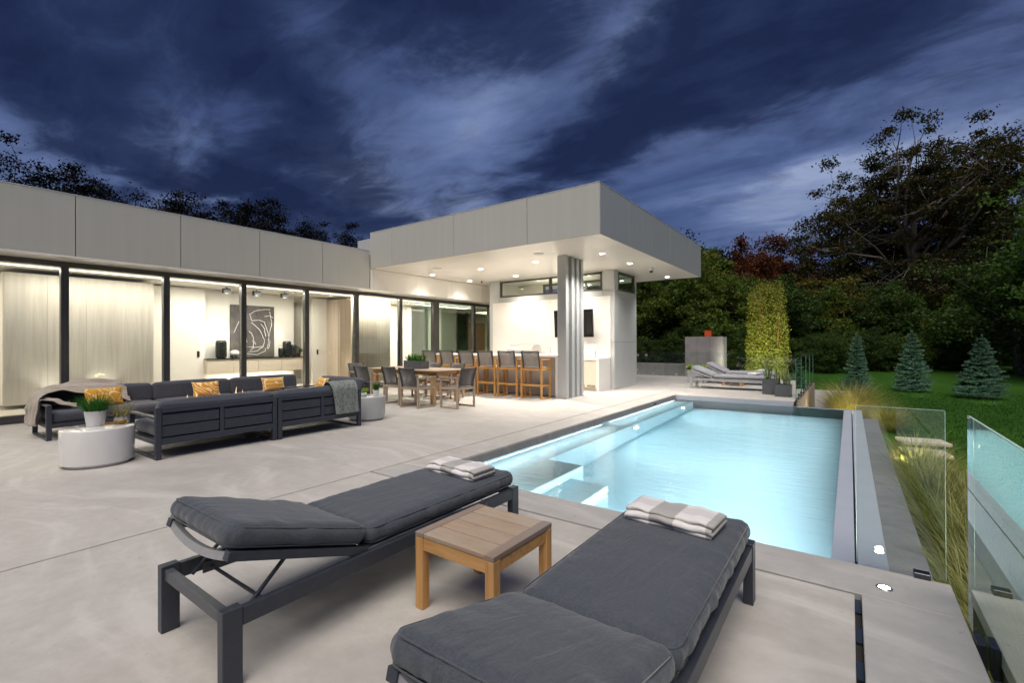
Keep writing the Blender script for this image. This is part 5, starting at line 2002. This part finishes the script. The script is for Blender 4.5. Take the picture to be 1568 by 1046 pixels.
# ------------------------------------------------------------------ trees
def tree_parts(seed, H, trunk_h, crown_r, crown_z0, n_limb, n_leaf, leaf, tips_per=9, open_=.0, r_trunk=.25, spread=1.0, shape='round', cl=.55):
    """returns (trunk bmesh, leaf vertices, leaf faces)"""
    rs = np.random.RandomState(seed)
    bm = NB()
    lean = rs.uniform(-.4, .4, 2)
    top = Vector((lean[0], lean[1], H * .8))
    tp = [Vector((0, 0, 0)), Vector((lean[0] * .1, lean[1] * .1, trunk_h * .5)), Vector((lean[0] * .3, lean[1] * .3, trunk_h)),
          Vector((lean[0] * .6, lean[1] * .6, trunk_h + (H - trunk_h) * .35)), top]
    tube(bm, tp, [r_trunk * 1.25, r_trunk, r_trunk * .8, r_trunk * .5, r_trunk * .12], 9)
    tips = []
    cz = (crown_z0 + H) / 2
    hz_ = (H - crown_z0) / 2
    for i in range(n_limb):
        f = rs.uniform(.0, 1.0)
        start = tp[2].lerp(tp[4], f * .75)
        # target on the crown's surface
        th = rs.uniform(0, 2 * math.pi)
        u = rs.uniform(-.85, 1.0)
        rr = crown_r * math.sqrt(max(0.02, 1 - u * u)) * rs.uniform(.72, 1.08)
        if shape == 'broad':
            rr = crown_r * (1 - max(0, u) ** 3) * rs.uniform(.6, 1.05)
        end = Vector((rr * math.cos(th) * spread, rr * math.sin(th) * spread, cz + u * hz_))
        if end.z < start.z - 1.0:
            start = tp[1].lerp(tp[2], rs.uniform(.5, 1))
        mid = start.lerp(end, .5) + Vector(rs.normal(0, .07 * crown_r, 3)) + Vector((0, 0, -.06 * crown_r))
        r0 = r_trunk * rs.uniform(.22, .42)
        q = [start, start.lerp(mid, .5) + Vector(rs.normal(0, .03 * crown_r, 3)), mid, mid.lerp(end, .55) + Vector(rs.normal(0, .04 * crown_r, 3)), end]
        tube(bm, q, [r0, r0 * .8, r0 * .6, r0 * .35, r0 * .1], 6)
        for j in range(tips_per):
            g_ = rs.uniform(.35, 1.0)
            s0 = q[2].lerp(q[4], (g_ - .35) / .65)
            e0 = s0 + Vector(rs.normal(0, .16 * crown_r, 3)) + Vector((0, 0, .03 * crown_r))
            tube(bm, [s0, s0.lerp(e0, .5) + Vector(rs.normal(0, .02 * crown_r, 3)), e0], [r0 * .22, r0 * .14, r0 * .04], 4)
            tips.append((e0, rs.uniform(.6, 1.2)))
    T = np.array([tuple(t[0]) for t in tips])
    S = np.array([t[1] for t in tips])
    k = rs.randint(0, len(T), n_leaf)
    sg = cl * crown_r * .22
    P = T[k] + rs.normal(0, 1, (n_leaf, 3)) * (sg * S[k])[:, None] * np.array([1, 1, .62])
    # leaf quads (diamond)
    d1 = rs.normal(0, 1, (n_leaf, 3))
    d1 /= np.linalg.norm(d1, axis=1)[:, None]
    d2 = np.cross(d1, rs.normal(0, 1, (n_leaf, 3)))
    d2 /= np.linalg.norm(d2, axis=1)[:, None]
    s = leaf * rs.uniform(.6, 1.3, n_leaf)[:, None]
    V = np.concatenate([P - d1 * s, P - d2 * s * .55, P + d1 * s, P + d2 * s * .55])
    i = np.arange(n_leaf)
    F = np.stack([i, i + n_leaf, i + 2 * n_leaf, i + 3 * n_leaf], 1)
    return bm, V, F


def tree(label, loc, lm, bark='bark_dark', group=None, name='tree', rz=0, **k):
    t_ = thing(name, label, 'tree', loc, rz, group)
    bm, V, F = tree_parts(**k)
    obj('trunk', bm, M[bark], t_, smooth=True)
    mesh_obj('crown', pydata('crown', V, F, M[lm]), t_)
    return t_


# the big half-bare tree at the right
tree('tall spreading tree with thin rusty foliage and pale forked limbs against the sky', (4.6, 52, -.2), 'lf_oak', 'bark', None, 'oak_tree',
     seed=5, H=18.8, trunk_h=5.0, crown_r=8.4, crown_z0=4.5, n_limb=60, n_leaf=150000, leaf=.115, tips_per=14, r_trunk=.55, shape='broad', cl=.215)
# green tree at the right edge
tree('leafy green tree at the right edge of the picture', (10.0, 31.5, -.8), 'lf_bright', 'bark', None, 'maple_tree',
     seed=8, H=11.6, trunk_h=3.0, crown_r=3.7, crown_z0=.8, n_limb=40, n_leaf=42000, leaf=.11, tips_per=10, r_trunk=.25, cl=.5)
tree('slim green tree in front of the big one at the right', (7.4, 36.5, -.6), 'lf_deep', 'bark', None, 'maple_tree',
     seed=9, H=8.6, trunk_h=2.0, crown_r=3.2, crown_z0=.3, n_limb=32, n_leaf=26000, leaf=.11, tips_per=9, r_trunk=.18, cl=.5)
tree('red-crowned tree above the golden columnar one', (-6.9, 51, -.2), 'lf_rust', 'bark', None, 'maple_tree',
     seed=10, H=11.8, trunk_h=3, crown_r=3.4, crown_z0=4.2, n_limb=30, n_leaf=26000, leaf=.12, tips_per=9, r_trunk=.22, cl=.5)

# woodland wall: five kinds built once, then copied
protos = {}
kinds = {'green': ('lf_deep', dict(seed=21, H=9, trunk_h=2.0, crown_r=3.6, crown_z0=.2, n_limb=34, n_leaf=26000, leaf=.125, tips_per=9, r_trunk=.18, cl=.40)),
         'olive': ('lf_olive', dict(seed=22, H=8.5, trunk_h=2.0, crown_r=3.3, crown_z0=.6, n_limb=34, n_leaf=24000, leaf=.12, tips_per=9, r_trunk=.16, cl=.40)),
         'mid': ('lf_green', dict(seed=23, H=8, trunk_h=1.6, crown_r=3.2, crown_z0=.2, n_limb=34, n_leaf=24000, leaf=.12, tips_per=9, r_trunk=.16, cl=.38)),
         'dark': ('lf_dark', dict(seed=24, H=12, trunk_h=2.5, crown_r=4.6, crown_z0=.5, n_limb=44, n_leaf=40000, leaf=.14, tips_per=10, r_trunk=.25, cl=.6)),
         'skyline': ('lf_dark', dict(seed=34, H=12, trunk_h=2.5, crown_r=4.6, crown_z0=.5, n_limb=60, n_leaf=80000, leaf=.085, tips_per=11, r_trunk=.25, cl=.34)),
         'rust': ('lf_rust', dict(seed=25, H=8, trunk_h=2.2, crown_r=2.8, crown_z0=1.2, n_limb=28, n_leaf=15000, leaf=.12, tips_per=9, r_trunk=.15, cl=.55))}
LAB = {'green': 'deep green woodland tree in the dark wall of trees behind the lawn',
       'olive': 'yellow-olive woodland tree in the dark wall of trees behind the lawn',
       'mid': 'mid-green woodland tree in the dark wall of trees behind the lawn',
       'skyline': 'black tree silhouette behind the long house roof',
       'dark': 'near-black tree silhouette behind the front row of the wood',
       'rust': 'rust-tinged woodland tree in the dark wall of trees behind the lawn'}


def put(kind, x, y, z=-.6, s=1.0, rz=0.0, lab=None, grp=None, sz=None):
    if kind not in protos:
        lm, kw = kinds[kind]
        t_ = tree(LAB[kind], (0, 0, 0), lm, 'bark_dark', 'woodland trees beyond the lawn', 'woodland_tree', **kw)
        protos[kind] = t_
    else:
        t_ = copy_tree(protos[kind])
    t_.location = (x, y, z)
    t_.rotation_euler = (0, 0, rz)
    t_.scale = (s, s, s * (sz or 1))
    tag(t_, lab or LAB[kind], 'tree', grp or 'woodland trees beyond the lawn')
    return t_


def polar(px, d):
    a = math.atan((px - 784) / 713) - R(35.9)
    k = d / math.cos(math.atan((px - 784) / 713))
    return (k * math.sin(a), k * math.cos(a))


rs = np.random.RandomState(44)
rows = [
    # azimuth given through the heading of each tree from the terrace (degrees right of the camera's heading), distance ahead
    ('mid', 990, 34, 1.0), ('mid', 1035, 31, .88), ('olive', 1085, 35, .95), ('mid', 1110, 32, .78), ('olive', 1150, 36, .85),
    ('mid', 1075, 38, 1.05), ('olive', 1075, 42, 1.12), ('rust', 1130, 40, 1.0), ('green', 960, 40, 1.1), ('olive', 1235, 36, .82),
    ('mid', 1265, 34, .75), ('rust', 1225, 44, 1.15), ('olive', 1305, 35, .72), ('olive', 1340, 38, .72), ('green', 1355, 33, .62),
    ('mid', 1420, 36, .62), ('olive', 1450, 34, .58), ('green', 1385, 40, .75), ('mid', 1500, 33, .7), ('mid', 1480, 29, .62), ('olive', 1290, 43, .95),
    ('green', 1600, 32, 1.1), ('mid', 1660, 30, 1.2), ('green', 1730, 31, 1.2), ('rust', 1480, 45, 1.0), ('green', 1190, 33, .7),
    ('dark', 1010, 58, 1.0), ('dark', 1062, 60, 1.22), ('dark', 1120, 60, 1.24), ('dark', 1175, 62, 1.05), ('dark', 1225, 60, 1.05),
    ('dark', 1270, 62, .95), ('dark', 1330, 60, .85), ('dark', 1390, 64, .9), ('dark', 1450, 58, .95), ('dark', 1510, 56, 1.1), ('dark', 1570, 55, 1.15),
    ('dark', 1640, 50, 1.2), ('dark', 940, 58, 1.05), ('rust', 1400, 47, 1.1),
]
for (kd, px, d, s_) in rows:
    x, y = polar(px, d)
    put(kd, x, y, -.6, s_ * rs.uniform(.95, 1.05), rs.uniform(0, 6.28), sz=rs.uniform(.92, 1.08))
ORD = ['leftmost', 'second', 'third', 'fourth', 'fifth', 'sixth', 'seventh', 'eighth', 'ninth', 'tenth', 'eleventh', 'twelfth', 'thirteenth', 'fourteenth', 'fifteenth', 'sixteenth', 'seventeenth']
WD = {'green': 'deep green', 'olive': 'yellow-olive', 'mid': 'mid-green', 'dark': 'near-black', 'rust': 'rust-tinged'}
wood_ = [o for o in COL.objects if o.name.startswith('woodland_tree') and o.parent is None]
for kd in WD:
    same = sorted([o for o in wood_ if o.get('label') == LAB[kd]], key=lambda o: math.atan2(o.location.x, o.location.y))
    for q, o in enumerate(same):
        o['label'] = '%s woodland tree behind the lawn, %s of its colour from the left' % (WD[kd], ORD[q]) if q else 'leftmost %s woodland tree behind the lawn' % WD[kd]
# low shrubs closing the foot of the wood
for i in range(26):
    x, y = polar(960 + i * 31, rs.uniform(27.5, 31))
    kd = ('green', 'green', 'mid')[i % 3]
    put(kd, x, y, -1.1, rs.uniform(.26, .40), rs.uniform(0, 6), 'low dark shrub at the foot of the wood behind the lawn', 'shrubs along the foot of the wood')
# trees behind the house roof at the left
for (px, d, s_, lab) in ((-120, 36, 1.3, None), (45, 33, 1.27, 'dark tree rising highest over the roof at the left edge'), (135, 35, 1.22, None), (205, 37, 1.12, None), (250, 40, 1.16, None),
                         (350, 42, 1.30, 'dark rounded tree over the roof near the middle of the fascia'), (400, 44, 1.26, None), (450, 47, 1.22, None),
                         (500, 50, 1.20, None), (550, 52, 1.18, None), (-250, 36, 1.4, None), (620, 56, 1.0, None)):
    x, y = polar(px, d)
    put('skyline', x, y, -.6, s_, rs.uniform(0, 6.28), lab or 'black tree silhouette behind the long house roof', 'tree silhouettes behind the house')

sky_ = [o for o in COL.objects if o.name.startswith('woodland_tree') and o.get('label') == 'black tree silhouette behind the long house roof']
for q, o in enumerate(sorted(sky_, key=lambda o: math.atan2(o.location.x, o.location.y))):
    o['label'] = 'black tree silhouette above the long house roof, %s from the left' % ('first' if q == 0 else ORD[q])

# ---- golden columnar hornbeam with uplight
hb = thing('hornbeam', 'golden-green columnar tree lit from below behind the grey loungers', 'tree', (-3.15, 24.9, -.9))
rs = np.random.RandomState(9)
bmx = NB()
tips = []
for i in range(34):
    a = rs.uniform(0, 6.28)
    r_ = .80 * math.sqrt(rs.uniform(0, 1))
    hgt = rs.uniform(4.4, 5.3) - .75 * r_ ** 2
    p0 = Vector((.1 * math.cos(a), .1 * math.sin(a), .3))
    p1 = Vector((r_ * .7 * math.cos(a), r_ * .7 * math.sin(a), 1.3))
    p2 = Vector((r_ * math.cos(a), r_ * math.sin(a), hgt * .6))
    p3 = Vector((r_ * 1.02 * math.cos(a), r_ * 1.02 * math.sin(a), hgt))
    tube(bmx, [p0, p1, p2, p3], [.035, .022, .014, .006], 5)
    bare = rs.uniform() < .5
    for q in range(44):
        f = rs.uniform(0, 1)
        if bare and f > .70:
            continue
        z = .5 + (hgt - .5) * f
        rr = r_ * min(1, .35 + z / 1.1) * (1.05 - .14 * z / 5)
        tips.append((rr * math.cos(a), rr * math.sin(a), z))
tube(bmx, [(0, 0, 0), (0, 0, 1.2)], [.07, .05], 8)
obj('trunk', bmx, M['twig_red'], hb, smooth=True)
T = np.array(tips)
n = 64000
k = rs.randint(0, len(T), n)
P = T[k] + rs.normal(0, 1, (n, 3)) * np.array([.16, .16, .13])
rad = np.hypot(P[:, 0], P[:, 1])
lim = (.98 - .05 * P[:, 2] / 2.5) + .06 * np.sin(P[:, 2] * 5 + 3 * np.arctan2(P[:, 1], P[:, 0]))
P = P[rad < lim]
n = len(P)
d1 = rs.normal(0, 1, (n, 3))
d1 /= np.linalg.norm(d1, axis=1)[:, None]
d2 = np.cross(d1, rs.normal(0, 1, (n, 3)))
d2 /= np.linalg.norm(d2, axis=1)[:, None]
s = .043 * rs.uniform(.6, 1.3, n)[:, None]
V = np.concatenate([P - d1 * s, P - d2 * s * .6, P + d1 * s, P + d2 * s * .6])
i = np.arange(n)
mesh_obj('crown', pydata('crown', V, np.stack([i, i + n, i + 2 * n, i + 3 * n], 1), M['lf_hornbeam']), hb)
for (x, y) in ((-3.7, 20.6), (-2.2, 20.8)):
    t_ = thing('garden_spot', 'small dark garden spot aimed up at the columnar tree, ' + ('left one' if x < -3 else 'right one'), 'garden light', (x, y, -.9), 0, 'garden spots at the columnar tree')
    obj('spot_body', tube(NB(), [(0, 0, .08), (0, .10, .16)], .04, 12), M['frame'], t_)
    obj('stake', tube(NB(), [(0, 0, 0), (0, 0, .09)], .012, 8), M['frame'], t_)
    lamp('garden_spot_light', 'SPOT', (0, .14, .2), 620, (1, .95, .74), .05, (R(118), 0, 0), 70, .9, t_)


# ---- blue spruces
def spruce(label, x, y, H, Rb, seed):
    rs = np.random.RandomState(seed)
    t_ = thing('blue_spruce', label, 'tree', (x, y, -.9), 0, 'young blue spruces on the lawn edge')
    bm = NB()
    tube(bm, [(0, 0, 0), (0, 0, H * .96)], [.07, .01], 8)
    PS, DS = [], []
    nlev = 24
    for l in range(nlev):
        z = .12 + (H - .25) * (l + rs.uniform(-.3, .3)) / nlev
        rr = Rb * (1 - z / H) ** .85 * rs.uniform(.9, 1.08) + .05
        nb = int(13 - 6 * l / nlev)
        off = rs.uniform(0, 6)
        for b_ in range(nb):
            a = off + 6.283 * b_ / nb + rs.normal(0, .12)
            L = rr * rs.uniform(.62, 1.22)
            p0 = np.array([0, 0, z])
            p1 = np.array([L * math.cos(a), L * math.sin(a), z + L * rs.uniform(.02, .22)])
            tube(bm, [tuple(p0), tuple(p1)], [.010, .004], 4)
            m_ = int(90 + 420 * L)
            f = rs.uniform(.08, 1, m_) ** .8
            q = p0 + (p1 - p0) * f[:, None]
            side = np.array([-math.sin(a), math.cos(a), 0])
            w_ = .22 * L * (1 - f * .6)
            q = q + side * (rs.uniform(-1, 1, m_) * w_)[:, None] + rs.normal(0, .018, (m_, 3))
            d = (p1 - p0) / (np.linalg.norm(p1 - p0) + 1e-6)
            dd = d + side * rs.uniform(-1.1, 1.1, m_)[:, None] + rs.normal(0, .35, (m_, 3)) + np.array([0, 0, .25])
            PS.append(q)
            DS.append(dd)
    P = np.concatenate(PS)
    D = np.concatenate(DS)
    # leader
    m_ = 120
    P = np.concatenate([P, np.stack([rs.normal(0, .02, m_), rs.normal(0, .02, m_), H - .35 * rs.uniform(0, 1, m_)], 1)])
    D = np.concatenate([D, rs.normal(0, .5, (m_, 3)) + np.array([0, 0, 1.2])])
    D /= np.linalg.norm(D, axis=1)[:, None]
    n = len(P)
    S_ = np.cross(D, rs.normal(0, 1, (n, 3)))
    S_ /= np.linalg.norm(S_, axis=1)[:, None]
    ln = .055 * rs.uniform(.6, 1.2, n)[:, None]
    V = np.concatenate([P - S_ * .011, P + S_ * .011, P + D * ln])
    i = np.arange(n)
    obj('trunk', bm, M['bark_dark'], t_)
    mesh_obj('crown', pydata('crown', V, np.stack([i, i + n, i + 2 * n], 1), M['lf_spruce']), t_)
    return t_


spruce('young blue spruce, leftmost and slimmest, behind the golden grass', .25, 25.6, 2.6, .50, 1)
spruce('young blue spruce in the middle, tallest and bluest of the three', 2.15, 26.1, 2.68, .64, 2)
spruce('young blue spruce at the right, with yellow-green inner branches', 4.05, 24.7, 2.45, .72, 3)
# garden spots grazing the spruces
for (x, y, lab) in ((.6, 23.0, 'small garden spot before the left spruce'), (2.2, 23.4, 'small garden spot before the middle spruce'), (3.9, 22.0, 'small garden spot before the right spruce')):
    t_ = thing('garden_spot', lab, 'garden light', (x, y, -.9), 0, 'garden spots at the spruces')
    obj('spot_body', tube(NB(), [(0, 0, .06), (0, .08, .12)], .03, 10), M['frame'], t_)
    obj('stake', tube(NB(), [(0, 0, 0), (0, 0, .07)], .01, 8), M['frame'], t_)
    lamp('garden_spot_light', 'SPOT', (0, .12, .16), 90, (.85, 1, .85), .05, (R(118), 0, 0), 90, .9, t_)
